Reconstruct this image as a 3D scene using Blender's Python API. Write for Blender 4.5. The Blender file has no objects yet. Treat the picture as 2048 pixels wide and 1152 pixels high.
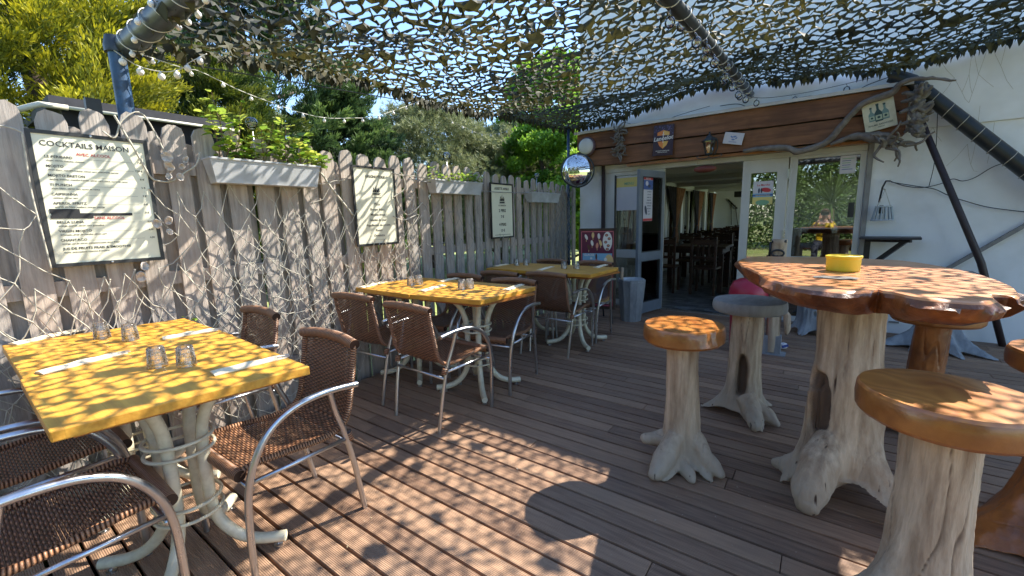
import bpy, bmesh, math, random
import numpy as np
from mathutils import Vector, Matrix, noise
R = math.radians
random.seed(7); rng = np.random.default_rng(7)
PI = math.pi
sc = bpy.context.scene
col = sc.collection
# ------------------------------------------------------------------ camera
F_PX = 850.0; EYE = 1.25
def _n(v):
    v = np.array(v, float); return v/np.linalg.norm(v)
_Z = -_n((136, 5250, F_PX)); _X = -_n((-1184, -108, F_PX)); _X = _n(_X-_Z*(_X@_Z)); _Y = np.cross(_Z, _X)
_M = np.array([_X, _Y, _Z]); CAM = np.array([0, 0, EYE])
cd = bpy.data.cameras.new('camera'); cam = bpy.data.objects.new('camera', cd); col.objects.link(cam)
rt = _M@np.array([1., 0, 0]); up = _M@np.array([0, -1., 0]); bk = _M@np.array([0, 0, -1.])
cam.matrix_world = Matrix(((rt[0], up[0], bk[0], 0), (rt[1], up[1], bk[1], 0), (rt[2], up[2], bk[2], EYE), (0, 0, 0, 1)))
cd.sensor_width = 36; cd.lens = F_PX/2048*36; cd.clip_start = .02; cd.clip_end = 500
sc.camera = cam
# ------------------------------------------------------------------ light
SUN = Vector((.41, .88, 1.0)).normalized()
w = bpy.data.worlds.new("World"); sc.world = w; w.use_nodes = True
nt = w.node_tree; sky = nt.nodes.new('ShaderNodeTexSky'); sky.sky_type = 'NISHITA'; sky.sun_disc = False
sky.sun_elevation = math.asin(SUN.z); sky.sun_rotation = math.atan2(SUN.x, SUN.y); sky.dust_density = .25; sky.air_density = 1.0; sky.ozone_density = 4.0
bg = nt.nodes['Background']; nt.links.new(sky.outputs[0], bg.inputs[0]); bg.inputs[1].default_value = .15
sd = bpy.data.lights.new('sun', 'SUN'); sd.energy = 5.0; sd.angle = R(.53); sd.color = (1, .93, .82)
so = bpy.data.objects.new('sun', sd); col.objects.link(so); so.rotation_euler = SUN.to_track_quat('Z', 'Y').to_euler(); so.location = SUN*30
sc.view_settings.view_transform = 'Standard'; sc.view_settings.look = 'None'; sc.view_settings.exposure = 1.45; sc.view_settings.gamma = 1
sc.render.resolution_x = 1024; sc.render.resolution_y = 576
sc.render.engine = 'CYCLES'

# ------------------------------------------------------------------ helpers
def ray(x, y): return _M@np.array([x-1024, y-576, F_PX])
def onz(x, y, z): d = ray(x, y); return Vector(CAM+d*(z-EYE)/d[2])
def ony(x, y, Y): d = ray(x, y); return Vector(CAM+d*Y/d[1])
def onx(x, y, X): d = ray(x, y); return Vector(CAM+d*X/d[0])

class MB:
    def __init__(s): s.v = []; s.f = []; s.uv = []; s.m = []
    def add(s, vs, fs, uvs=None, mi=0):
        o = len(s.v); s.v += [tuple(v) for v in vs]
        for k, f in enumerate(fs):
            s.f.append([o+i for i in f]); s.m.append(mi)
            s.uv.append(uvs[k] if uvs else [(0, 0)]*len(f))
        return s
    def box(s, x0, x1, y0, y1, z0, z1, mi=0, rot=0, c=None):
        vs = [Vector((x, y, z)) for z in (z0, z1) for (x, y) in ((x0, y0), (x1, y0), (x1, y1), (x0, y1))]
        if rot:
            cx, cy = c or ((x0+x1)/2, (y0+y1)/2); ca, sa = math.cos(rot), math.sin(rot)
            vs = [Vector((cx+(v.x-cx)*ca-(v.y-cy)*sa, cy+(v.x-cx)*sa+(v.y-cy)*ca, v.z)) for v in vs]
        dx, dy, dz = x1-x0, y1-y0, z1-z0
        fs = [(3, 2, 1, 0), (4, 5, 6, 7), (0, 1, 5, 4), (1, 2, 6, 5), (2, 3, 7, 6), (3, 0, 4, 7)]
        uv = [[(0, 0), (dx, 0), (dx, dy), (0, dy)]]*2+[[(0, 0), (dx, 0), (dx, dz), (0, dz)], [(0, 0), (dy, 0), (dy, dz), (0, dz)]]*2
        return s.add(vs, fs, uv, mi)
    def bar(s, a, b, wd, th, upv=(0, 0, 1), mi=0):
        a, b = Vector(a), Vector(b); d = (b-a).normalized(); u = Vector(upv); sd_ = d.cross(u).normalized(); u = sd_.cross(d)
        vs = [p+sd_*(i*wd/2)+u*(j*th/2) for p in (a, b) for (i, j) in ((-1, -1), (1, -1), (1, 1), (-1, 1))]
        return s.add(vs, [(3, 2, 1, 0), (4, 5, 6, 7), (0, 1, 5, 4), (1, 2, 6, 5), (2, 3, 7, 6), (3, 0, 4, 7)], None, mi)
    def tube(s, pts, r, n=8, mi=0, cap=True, closed=False, flat=1.0):
        pts = [Vector(p) for p in pts]; N = len(pts)
        rs = r if isinstance(r, (list, tuple)) else [r]*N
        ups = None; vs = []; L = 0; Ls = []
        for i, p in enumerate(pts):
            if closed: t = pts[(i+1) % N]-pts[i-1]
            else: t = pts[min(i+1, N-1)]-pts[max(i-1, 0)]
            t = t.normalized() if t.length > 1e-9 else Vector((0, 0, 1))
            if ups is None:
                a = Vector((0, 0, 1)) if abs(t.z) < .9 else Vector((1, 0, 0)); u = t.cross(a).normalized()
            else:
                u = (ups-t*ups.dot(t)); u = u.normalized() if u.length > 1e-6 else t.orthogonal().normalized()
            ups = u; w_ = t.cross(u)
            if i: L += (p-pts[i-1]).length
            Ls.append(L)
            for k in range(n):
                an = 2*PI*k/n; vs.append(p+u*math.cos(an)*rs[i]+w_*math.sin(an)*rs[i]*flat)
        fs = []; uv = []
        for i in range(N if closed else N-1):
            j = (i+1) % N
            for k in range(n):
                l = (k+1) % n; fs.append((i*n+k, i*n+l, j*n+l, j*n+k))
                a0, a1 = k/n, (k+1)/n; lj = Ls[j] if j else L+.01
                uv.append([(a0, Ls[i]), (a1, Ls[i]), (a1, lj), (a0, lj)])
        if cap and not closed:
            fs.append(tuple(range(n))[::-1]); uv.append([(0, 0)]*n)
            fs.append(tuple((N-1)*n+k for k in range(n))); uv.append([(0, 0)]*n)
        return s.add(vs, fs, uv, mi)
    def lathe(s, prof, c=(0, 0, 0), n=24, mi=0, axis='z'):
        c = Vector(c); vs = []; fs = []
        for (r, z) in prof:
            for k in range(n):
                a = 2*PI*k/n
                p = Vector((r*math.cos(a), r*math.sin(a), z))
                if axis == 'y': p = Vector((p.x, -p.z, p.y))
                if axis == 'x': p = Vector((p.z, p.y, p.x))
                vs.append(c+p)
        for i in range(len(prof)-1):
            for k in range(n):
                l = (k+1) % n; fs.append((i*n+k, i*n+l, (i+1)*n+l, (i+1)*n+k))
        return s.add(vs, fs, None, mi)
    def ball(s, c, r, n=12, m=8, sc_=(1, 1, 1), mi=0):
        prof = [(r*math.sin(PI*i/m)*1, -r*math.cos(PI*i/m)) for i in range(m+1)]
        o = len(s.v); s.lathe(prof, (0, 0, 0), n, mi)
        for i in range(o, len(s.v)):
            v = s.v[i]; s.v[i] = (c[0]+v[0]*sc_[0], c[1]+v[1]*sc_[1], c[2]+v[2]*sc_[2])
        return s
    def prism(s, poly, z0, z1, mi=0):
        n = len(poly)
        vs = [(x, y, z0) for x, y in poly]+[(x, y, z1) for x, y in poly]
        fs = [tuple(range(n))[::-1], tuple(range(n, 2*n))]+[(i, (i+1) % n, n+(i+1) % n, n+i) for i in range(n)]
        return s.add(vs, fs, None, mi)
    def xform(s, M):
        s.v = [tuple(M@Vector(v)) for v in s.v]; return s
    def build(s, name, mat, parent=None, smooth=False, bevel=0, subs=0, angle=None):
        me = bpy.data.meshes.new(name); me.from_pydata(s.v, [], s.f)
        ul = me.uv_layers.new(name='UVMap'); flat = [c for f in s.uv for u in f for c in u]
        if len(flat) == 2*len(me.loops): ul.data.foreach_set('uv', flat)
        for m_ in (mat if isinstance(mat, (list, tuple)) else [mat]): me.materials.append(m_)
        me.polygons.foreach_set('material_index', s.m)
        if smooth: me.polygons.foreach_set('use_smooth', [True]*len(me.polygons))
        me.update()
        o = bpy.data.objects.new(name, me); col.objects.link(o)
        if parent: o.parent = parent
        if bevel:
            b = o.modifiers.new('b', 'BEVEL'); b.width = bevel; b.segments = 2; b.limit_method = 'ANGLE'; b.angle_limit = R(40)
        if subs:
            b = o.modifiers.new('s', 'SUBSURF'); b.levels = subs; b.render_levels = subs
        if smooth and angle:
            try: me.set_sharp_from_angle(angle=R(angle))
            except Exception: pass
        return o
def tag(o, label=None, cat=None, group=None, kind=None):
    if label: o['label'] = label
    if cat: o['category'] = cat
    if group: o['group'] = group
    if kind: o['kind'] = kind
    return o
def thing(name, label, cat, loc=(0, 0, 0), rz=0, group=None):
    o = bpy.data.objects.new(name, None); col.objects.link(o); o.location = loc; o.rotation_euler = (0, 0, rz); o.empty_display_size = .1
    return tag(o, label, cat, group)
def copy_tree(o, parent=None):
    c = o.copy(); col.objects.link(c); c.parent = parent
    for ch in list(o.children): copy_tree(ch, c)
    return c
def arc(c, r, a0, a1, n, plane='xz'):
    out = []
    for i in range(n+1):
        a = a0+(a1-a0)*i/n; x, y = r*math.cos(a), r*math.sin(a)
        out.append(Vector(c)+(Vector((x, 0, y)) if plane == 'xz' else Vector((0, x, y)) if plane == 'yz' else Vector((x, y, 0))))
    return out
def smoothpath(pts, sub=6, closed=False):
    pts = [Vector(p) for p in pts]; out = []; N = len(pts)
    rngi = range(N if closed else N-1)
    for i in rngi:
        if closed: p0, p1, p2, p3 = pts[i-1], pts[i], pts[(i+1) % N], pts[(i+2) % N]
        else: p0, p1, p2, p3 = pts[max(i-1, 0)], pts[i], pts[i+1], pts[min(i+2, N-1)]
        for k in range(sub):
            t = k/sub; out.append(.5*((2*p1)+(-p0+p2)*t+(2*p0-5*p1+4*p2-p3)*t*t+(-p0+3*p1-3*p2+p3)*t**3))
    if not closed: out.append(pts[-1])
    return out
def text_mesh(txt, size, M, ext=.0006, mb=None, align='CENTER', bold=0, mi=0, shear=0):
    cu = bpy.data.curves.new('t', 'FONT'); cu.body = txt; cu.size = size; cu.align_x = align; cu.resolution_u = 2; cu.extrude = ext; cu.offset = bold; cu.shear = shear
    ob = bpy.data.objects.new('t', cu); col.objects.link(ob)
    dg = bpy.context.evaluated_depsgraph_get(); me = ob.evaluated_get(dg).to_mesh()
    vs = [M@v.co for v in me.vertices]; fs = [tuple(p.vertices) for p in me.polygons]
    mb = mb or MB(); mb.add(vs, fs, None, mi)
    ob.to_mesh_clear() if hasattr(ob, 'to_mesh_clear') else None
    bpy.data.objects.remove(ob); bpy.data.curves.remove(cu)
    return mb

# ------------------------------------------------------------------ materials
def S(c):  # sRGB 0-255 -> linear
    return tuple(((x/255)/12.92 if x/255 <= .04045 else ((x/255+.055)/1.055)**2.4) for x in c)
def mk(name, c1, c2=None, rough=.6, metal=0, nscale=6, stretch=(1, 1, 1), bump=0, bscale=None, bstretch=None, spec=.5, detail=5, ramp=(.35, .65), coat=0, c3=None, c3scale=1.5, c3amt=.5, gen='Object', rvar=0):
    m = bpy.data.materials.new(name); m.use_nodes = True; t = m.node_tree; N = t.nodes; L = t.links
    b = N['Principled BSDF']; b.inputs['Roughness'].default_value = rough; b.inputs['Metallic'].default_value = metal; b.inputs['Specular IOR Level'].default_value = spec
    if coat: b.inputs['Coat Weight'].default_value = coat; b.inputs['Coat Roughness'].default_value = .12
    b.inputs['Base Color'].default_value = (*c1, 1)
    tc = N.new('ShaderNodeTexCoord')
    def nz(scale, st, det=detail):
        mp = N.new('ShaderNodeMapping'); mp.inputs['Scale'].default_value = st; L.new(tc.outputs[gen], mp.inputs[0])
        n = N.new('ShaderNodeTexNoise'); n.inputs['Scale'].default_value = scale; n.inputs['Detail'].default_value = det; n.inputs['Roughness'].default_value = .62
        L.new(mp.outputs[0], n.inputs[0]); return n
    out = None
    if c2:
        n = nz(nscale, stretch); r = N.new('ShaderNodeValToRGB'); L.new(n.outputs[0], r.inputs[0])
        r.color_ramp.elements[0].position = ramp[0]; r.color_ramp.elements[1].position = ramp[1]
        r.color_ramp.elements[0].color = (*c1, 1); r.color_ramp.elements[1].color = (*c2, 1); out = r.outputs[0]
        if c3:
            n3 = nz(c3scale, (1, 1, 1), 3); r3 = N.new('ShaderNodeValToRGB'); L.new(n3.outputs[0], r3.inputs[0])
            r3.color_ramp.elements[0].position = .45; r3.color_ramp.elements[1].position = .62
            mu = N.new('ShaderNodeMath'); mu.operation = 'MULTIPLY'; mu.inputs[1].default_value = c3amt; L.new(r3.outputs[0], mu.inputs[0])
            mx = N.new('ShaderNodeMix'); mx.data_type = 'RGBA'; L.new(mu.outputs[0], mx.inputs[0]); L.new(out, mx.inputs[6]); mx.inputs[7].default_value = (*c3, 1); out = mx.outputs[2]
        L.new(out, b.inputs['Base Color'])
        if rvar:
            mr = N.new('ShaderNodeMapRange'); mr.inputs[3].default_value = rough-rvar; mr.inputs[4].default_value = rough+rvar; L.new(n.outputs[0], mr.inputs[0]); L.new(mr.outputs[0], b.inputs['Roughness'])
    if bump:
        n = nz(bscale or nscale*2, bstretch or stretch); bp = N.new('ShaderNodeBump'); bp.inputs['Strength'].default_value = bump; bp.inputs['Distance'].default_value = .01
        L.new(n.outputs[0], bp.inputs['Height']); L.new(bp.outputs[0], b.inputs['Normal'])
    return m
def math_(t, op, a, b=None, c=None):
    n = t.nodes.new('ShaderNodeMath'); n.operation = op
    for i, x in enumerate((a, b, c)):
        if x is None: continue
        if isinstance(x, (int, float)): n.inputs[i].default_value = x
        else: t.links.new(x, n.inputs[i])
    return n.outputs[0]

M = {}
M['alu'] = mk('aluminium', (.62, .63, .64), (.5, .51, .53), rough=.3, metal=1, nscale=25, stretch=(1, 1, .2), bump=.05, rvar=.1)
M['cream'] = mk('cream_paint', S((226, 220, 194)), S((214, 206, 178)), rough=.3, nscale=6, c3=S((150, 132, 100)), c3scale=30, c3amt=.18)
M['white_wall'] = mk('white_render', (.86, .87, .87), (.80, .81, .81), rough=.85, nscale=1.6, bump=.15, bscale=90, c3=(.66, .66, .63), c3scale=2.6, c3amt=.35)
M['white_frame'] = mk('white_pvc', (.62, .61, .57), (.52, .51, .47), rough=.4, nscale=3, stretch=(1, 1, .3))
M['grey_door'] = mk('grey_blue_metal', (.19, .22, .255), (.15, .175, .205), rough=.4, nscale=4)
M['black'] = mk('black_paint', (.018, .018, .02), (.03, .03, .03), rough=.45, nscale=20)
M['menu'] = mk('menu_sheet', S((232, 230, 205)), S((224, 222, 198)), rough=.32, nscale=2)
M['ink'] = mk('ink', (.02, .02, .022), rough=.6)
M['redink'] = mk('red_ink', (.55, .05, .05), rough=.6)
M['rope'] = mk('net_rope', (.54, .51, .43), (.40, .38, .31), rough=.9, nscale=40)
M['ropegrey'] = mk('grey_net_rope', (.32, .33, .33), (.22, .22, .22), rough=.9, nscale=40)
M['wire'] = mk('dark_cable', (.03, .035, .04), rough=.6)
M['wcable'] = mk('white_cable', (.62, .62, .56), rough=.5)
M['whiteplastic'] = mk('white_plastic', (.72, .73, .74), (.62, .63, .63), rough=.35, nscale=5)
M['planter'] = mk('planter_plastic', (.56, .58, .60), (.46, .48, .50), rough=.45, nscale=5, c3=(.3, .3, .27), c3scale=9, c3amt=.35)
M['soil'] = mk('soil', (.05, .03, .02), (.09, .06, .04), rough=.95, nscale=60, bump=.5)
M['bluepost'] = mk('blue_painted_steel', S((60, 92, 128)), S((44, 68, 98)), rough=.4, nscale=8, c3=S((50, 50, 52)), c3scale=20, c3amt=.5)
M['pipe'] = mk('dark_steel_pipe', S((70, 78, 84)), S((48, 54, 60)), rough=.38, nscale=9, metal=.2)
M['blackpipe'] = mk('black_pipe', (.02, .025, .028), (.035, .04, .042), rough=.35, nscale=9)
M['brownpole'] = mk('brown_pole', (.045, .026, .026), (.03, .02, .02), rough=.5, nscale=9)
M['chrome'] = mk('mirror_chrome', (.9, .9, .9), rough=.02, metal=1)
M['trunk'] = mk('bark', (.10, .07, .05), (.05, .035, .025), rough=.95, nscale=12, stretch=(1, 1, .2), bump=.8)
M['driftgrey'] = mk('grey_driftwood', (.22, .205, .185), (.12, .105, .09), rough=.9, nscale=14, stretch=(1, 1, 1), bump=.9, bscale=30)
M['branch'] = mk('pale_branch', (.23, .20, .175), (.14, .12, .10), rough=.9, nscale=18, bump=.7)
M['greypaint'] = mk('grey_painted_wood', (.33, .345, .355), (.19, .20, .215), rough=.75, nscale=10, stretch=(1, 1, .3), bump=.6)
M['beam'] = mk('varnished_beam', S((142, 98, 66)), S((104, 68, 44)), rough=.65, nscale=3, stretch=(.6, 3, 7), bump=.35, c3=S((70, 42, 26)), c3scale=2.2, c3amt=.5)
M['yellowpl'] = mk('yellow_plastic', (.80, .62, .03), (.74, .56, .03), rough=.4, nscale=3)
M['red'] = mk('red_plastic', (.42, .02, .05), rough=.35)
M['redbright'] = mk('bright_red_plastic', (.8, .03, .02), rough=.4)
M['napkin'] = mk('paper_napkin', S((238, 222, 190)), S((226, 206, 170)), rough=.8, nscale=9, bump=.3, bscale=20)
M['kraft'] = mk('kraft_paper', S((196, 150, 104)), S((180, 134, 90)), rough=.8, nscale=30)
M['shell'] = mk('shell', (.68, .62, .55), (.45, .38, .32), rough=.4, nscale=30, bump=.7)
M['bulb'] = mk('milky_bulb', (.82, .82, .80), rough=.25)
M['darkwood'] = mk('dark_wood_furniture', S((84, 50, 32)), S((56, 32, 20)), rough=.45, nscale=4, stretch=(1, 1, 4))
M['curtainb'] = mk('brown_curtain', S((160, 118, 88)), S((134, 96, 72)), rough=.9, nscale=8)
M['curtaing'] = mk('dark_curtain', S((62, 60, 70)), S((46, 44, 52)), rough=.9, nscale=8)
M['slate'] = mk('dark_slate', (.045, .045, .05), (.03, .03, .034), rough=.8, nscale=20)
M['shedw'] = mk('dark_shed_boards', (.02, .018, .016), (.035, .03, .028), rough=.9, nscale=9)
M['gutter'] = mk('cream_gutter', (.55, .53, .42), rough=.5)
M['skin'] = mk('skin', (.55, .33, .24), rough=.5)
M['shirt'] = mk('yellow_shirt', (.80, .52, .01), (.7, .45, .01), rough=.8, nscale=8)
M['trouser'] = mk('dark_trousers', (.03, .035, .05), rough=.9)
M['hair'] = mk('brown_hair', (.06, .035, .02), rough=.7)
M['ceil'] = mk('ceiling_panel', (.60, .60, .58), rough=.8)
M['intwall'] = mk('interior_wall', (.74, .78, .80), rough=.8)
M['fridge'] = mk('steel_grey', (.3, .31, .32), rough=.4)
M['board'] = mk('black_board', (.03, .03, .034), (.045, .045, .05), rough=.5, nscale=9)
M['glasslamp'] = mk('lamp_glass', (.55, .5, .4), rough=.2)
M['lampiron'] = mk('lamp_iron', (.035, .045, .05), rough=.5)
M['paper'] = mk('white_paper', (.66, .64, .66), (.58, .56, .6), rough=.6, nscale=2)

def glassmat(name, tint=(1, 1, 1), refl=1.0, base=.04, rough=0):
    m = bpy.data.materials.new(name); m.use_nodes = True; t = m.node_tree; N = t.nodes; L = t.links; N.clear()
    o = N.new('ShaderNodeOutputMaterial'); mx = N.new('ShaderNodeMixShader'); tr = N.new('ShaderNodeBsdfTransparent'); gl = N.new('ShaderNodeBsdfGlossy'); fr = N.new('ShaderNodeFresnel'); fr.inputs[0].default_value = 1.5
    tr.inputs[0].default_value = (*tint, 1); gl.inputs['Roughness'].default_value = rough
    f = math_(t, 'ADD', math_(t, 'MULTIPLY', fr.outputs[0], refl), base); f = math_(t, 'MINIMUM', f, 1.0)
    L.new(f, mx.inputs[0]); L.new(tr.outputs[0], mx.inputs[1]); L.new(gl.outputs[0], mx.inputs[2]); L.new(mx.outputs[0], o.inputs[0]); return m
M['pane'] = glassmat('window_glass', (.82, .86, .84), 1.4, .14)
M['windowglass'] = glassmat('dim_window_glass', (.5, .53, .52), 1.5, .22)
M['bubble'] = glassmat('clear_globe', (.93, .95, .95), 2.0, .05)
M['tumbler'] = glassmat('tumbler_glass', (.96, .96, .95), 1.3, .06, .1)
_t = M['tumbler'].node_tree; _mx = _t.nodes.new('ShaderNodeMixShader'); _df = _t.nodes.new('ShaderNodeBsdfTranslucent'); _df.inputs[0].default_value = (.95, .94, .9, 1)
_nz = _t.nodes.new('ShaderNodeTexNoise'); _nz.inputs['Scale'].default_value = 190; _tc = _t.nodes.new('ShaderNodeTexCoord'); _t.links.new(_tc.outputs['Object'], _nz.inputs[0])
_t.links.new(math_(_t, 'MULTIPLY', math_(_t, 'GREATER_THAN', _nz.outputs[0], .54), .38), _mx.inputs[0]); _o = _t.nodes['Material Output'] if 'Material Output' in _t.nodes else [n_ for n_ in _t.nodes if n_.type == 'OUTPUT_MATERIAL'][0]  # milky specks mixed into the glass to stand for its sparkle
_src = _o.inputs[0].links[0].from_socket; _t.links.new(_src, _mx.inputs[1]); _t.links.new(_df.outputs[0], _mx.inputs[2]); _t.links.new(_mx.outputs[0], _o.inputs[0])

def wood_rings(name, c1, c2, rough=.3, coat=.6, dark=None, scale=9):
    m = bpy.data.materials.new(name); m.use_nodes = True; t = m.node_tree; N = t.nodes; L = t.links; b = N['Principled BSDF']
    tc = N.new('ShaderNodeTexCoord'); n0 = N.new('ShaderNodeTexNoise'); n0.inputs['Scale'].default_value = 3.5; L.new(tc.outputs['Object'], n0.inputs[0])
    mx = N.new('ShaderNodeMix'); mx.data_type = 'VECTOR'; mx.inputs[0].default_value = .22; L.new(tc.outputs['Object'], mx.inputs[4]); L.new(n0.outputs[1], mx.inputs[5])
    wv = N.new('ShaderNodeTexWave'); wv.wave_type = 'RINGS'; wv.rings_direction = 'Z'; wv.inputs['Scale'].default_value = scale; wv.inputs['Distortion'].default_value = 3; wv.inputs['Detail'].default_value = 3; L.new(mx.outputs[1], wv.inputs[0])
    n2 = N.new('ShaderNodeTexNoise'); n2.inputs['Scale'].default_value = 7; n2.inputs['Detail'].default_value = 6; L.new(tc.outputs['Object'], n2.inputs[0])
    f = math_(t, 'ADD', math_(t, 'MULTIPLY', wv.outputs[1], .22), math_(t, 'MULTIPLY', n2.outputs[0], .85))
    r = N.new('ShaderNodeValToRGB'); r.color_ramp.elements[0].position = .25; r.color_ramp.elements[1].position = .8
    r.color_ramp.elements[0].color = (*c1, 1); r.color_ramp.elements[1].color = (*c2, 1); L.new(f, r.inputs[0]); out = r.outputs[0]
    L.new(out, b.inputs['Base Color']); b.inputs['Roughness'].default_value = rough; b.inputs['Coat Weight'].default_value = coat; b.inputs['Coat Roughness'].default_value = .15
    bp = N.new('ShaderNodeBump'); bp.inputs['Strength'].default_value = .18; bp.inputs['Distance'].default_value = .004; L.new(f, bp.inputs['Height']); L.new(bp.outputs[0], b.inputs['Normal'])
    return m
M['slab'] = wood_rings('varnished_slab', S((150, 84, 34)), S((206, 138, 66)))
M['slabred'] = wood_rings('varnished_red_slab', S((186, 112, 62)), S((228, 160, 104)), rough=.34, coat=.4, scale=5)
M['bark'] = mk('slab_edge', S((160, 98, 52)), S((112, 62, 32)), rough=.42, nscale=9, bump=1.0, bscale=14, c3=S((60, 34, 20)), c3scale=7, c3amt=.6, coat=.3)
M['slabedge'] = mk('varnished_edge', S((172, 110, 48)), S((140, 84, 34)), rough=.35, nscale=7, bump=.3, coat=.4, c3=S((110, 62, 26)), c3scale=6, c3amt=.6)
M['greyslab'] = mk('weathered_slab', (.30, .29, .27), (.22, .21, .20), rough=.8, nscale=8, stretch=(3, 1, 1), bump=.4)
M['orangetrunk'] = mk('varnished_trunk', S((176, 108, 50)), S((128, 72, 32)), rough=.4, nscale=7, stretch=(1, 1, .3), bump=.6, coat=.3, c3=S((90, 50, 24)), c3scale=5, c3amt=.6)

def trunk_mat():
    m = bpy.data.materials.new('bleached_trunk'); m.use_nodes = True; t = m.node_tree; N = t.nodes; L = t.links; b = N['Principled BSDF']
    tc = N.new('ShaderNodeTexCoord')
    def nz(scale, st, det=5):
        mp = N.new('ShaderNodeMapping'); mp.inputs['Scale'].default_value = st; L.new(tc.outputs['Object'], mp.inputs[0]); n = N.new('ShaderNodeTexNoise'); n.inputs['Scale'].default_value = scale; n.inputs['Detail'].default_value = det; n.inputs['Roughness'].default_value = .65; L.new(mp.outputs[0], n.inputs[0]); return n.outputs[0]
    a = nz(22, (1, 1, .12)); bb = nz(5, (1, 1, .6)); cr = nz(30, (1, 1, .05), 2)
    r = N.new('ShaderNodeValToRGB'); r.color_ramp.elements[0].position = .3; r.color_ramp.elements[1].position = .7
    r.color_ramp.elements[0].color = (*S((132, 108, 84)), 1); r.color_ramp.elements[1].color = (*S((212, 190, 162)), 1); L.new(a, r.inputs[0])
    r2 = N.new('ShaderNodeValToRGB'); r2.color_ramp.elements[0].position = .5; r2.color_ramp.elements[1].position = .72; L.new(bb, r2.inputs[0])
    mx = N.new('ShaderNodeMix'); mx.data_type = 'RGBA'; L.new(math_(t, 'MULTIPLY', r2.outputs[0], .6), mx.inputs[0]); L.new(r.outputs[0], mx.inputs[6]); mx.inputs[7].default_value = (*S((160, 118, 80)), 1)
    # greyer tone blended in towards the roots
    sp = N.new('ShaderNodeSeparateXYZ'); L.new(tc.outputs['Object'], sp.inputs[0])
    g = N.new('ShaderNodeMapRange'); g.inputs[1].default_value = .28; g.inputs[2].default_value = .06; L.new(math_(t, 'ADD', sp.outputs[2], math_(t, 'MULTIPLY', bb, .2)), g.inputs[0]); g.inputs[1].default_value = .36; g.inputs[2].default_value = .16
    mg = N.new('ShaderNodeMix'); mg.data_type = 'RGBA'; L.new(g.outputs[0], mg.inputs[0]); L.new(mx.outputs[2], mg.inputs[6]); mg.inputs[7].default_value = (*S((176, 158, 136)), 1)
    ck = N.new('ShaderNodeValToRGB'); ck.color_ramp.elements[0].position = .27; ck.color_ramp.elements[1].position = .32; L.new(cr, ck.inputs[0])
    m2 = N.new('ShaderNodeMix'); m2.data_type = 'RGBA'; L.new(ck.outputs[0], m2.inputs[0]); m2.inputs[6].default_value = (*S((66, 46, 32)), 1); L.new(mg.outputs[2], m2.inputs[7])
    at = N.new('ShaderNodeAttribute'); at.attribute_name = 'hollow'
    m3 = N.new('ShaderNodeMix'); m3.data_type = 'RGBA'; L.new(at.outputs['Fac'], m3.inputs[0]); L.new(m2.outputs[2], m3.inputs[6]); m3.inputs[7].default_value = (*S((92, 72, 56)), 1)  # hollows and cracks coloured darker, standing in for the shade of their depth
    L.new(m3.outputs[2], b.inputs['Base Color']); b.inputs['Roughness'].default_value = .72
    bp = N.new('ShaderNodeBump'); bp.inputs['Strength'].default_value = .9; bp.inputs['Distance'].default_value = .012
    L.new(math_(t, 'ADD', math_(t, 'MULTIPLY', a, .8), math_(t, 'MULTIPLY', ck.outputs[0], .5)), bp.inputs['Height']); L.new(bp.outputs[0], b.inputs['Normal'])
    return m
M['drift'] = trunk_mat()

def table_mat():
    m = bpy.data.materials.new('yellow_painted_wood'); m.use_nodes = True; t = m.node_tree; N = t.nodes; L = t.links; b = N['Principled BSDF']
    tc = N.new('ShaderNodeTexCoord'); sp = N.new('ShaderNodeSeparateXYZ'); L.new(tc.outputs['Object'], sp.inputs[0])
    gap = math_(t, 'PINGPONG', math_(t, 'ADD', sp.outputs[1], 5.0), .047)   # board joints 94 mm apart
    gl = math_(t, 'MULTIPLY', math_(t, 'LESS_THAN', gap, .0010), .25)
    mp = N.new('ShaderNodeMapping'); mp.inputs['Scale'].default_value = (1, 9, 9); L.new(tc.outputs['Object'], mp.inputs[0])
    n = N.new('ShaderNodeTexNoise'); n.inputs['Scale'].default_value = 5; n.inputs['Detail'].default_value = 6; L.new(mp.outputs[0], n.inputs[0])
    r = N.new('ShaderNodeValToRGB'); r.color_ramp.elements[0].position = .3; r.color_ramp.elements[1].position = .7
    r.color_ramp.elements[0].color = (*S((186, 128, 40)), 1); r.color_ramp.elements[1].color = (*S((226, 170, 66)), 1); L.new(n.outputs[0], r.inputs[0])
    n2 = N.new('ShaderNodeTexNoise'); n2.inputs['Scale'].default_value = 12; n2.inputs['Detail'].default_value = 8; L.new(tc.outputs['Object'], n2.inputs[0])
    w_ = N.new('ShaderNodeValToRGB'); w_.color_ramp.elements[0].position = .50; w_.color_ramp.elements[1].position = .66; L.new(n2.outputs[0], w_.inputs[0])
    mw = N.new('ShaderNodeMix'); mw.data_type = 'RGBA'; L.new(math_(t, 'MULTIPLY', w_.outputs[0], .30), mw.inputs[0]); L.new(r.outputs[0], mw.inputs[6]); mw.inputs[7].default_value = (*S((150, 112, 48)), 1)
    mx = N.new('ShaderNodeMix'); mx.data_type = 'RGBA'; L.new(math_(t, 'MULTIPLY', gl, .6), mx.inputs[0]); L.new(mw.outputs[2], mx.inputs[6]); mx.inputs[7].default_value = (*S((120, 84, 24)), 1)
    L.new(mx.outputs[2], b.inputs['Base Color']); b.inputs['Roughness'].default_value = .42
    bp = N.new('ShaderNodeBump'); bp.inputs['Strength'].default_value = .3; bp.inputs['Distance'].default_value = .003; L.new(math_(t, 'SUBTRACT', n.outputs[0], gl), bp.inputs['Height']); L.new(bp.outputs[0], b.inputs['Normal'])
    return m
M['tableyellow'] = table_mat()

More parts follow.
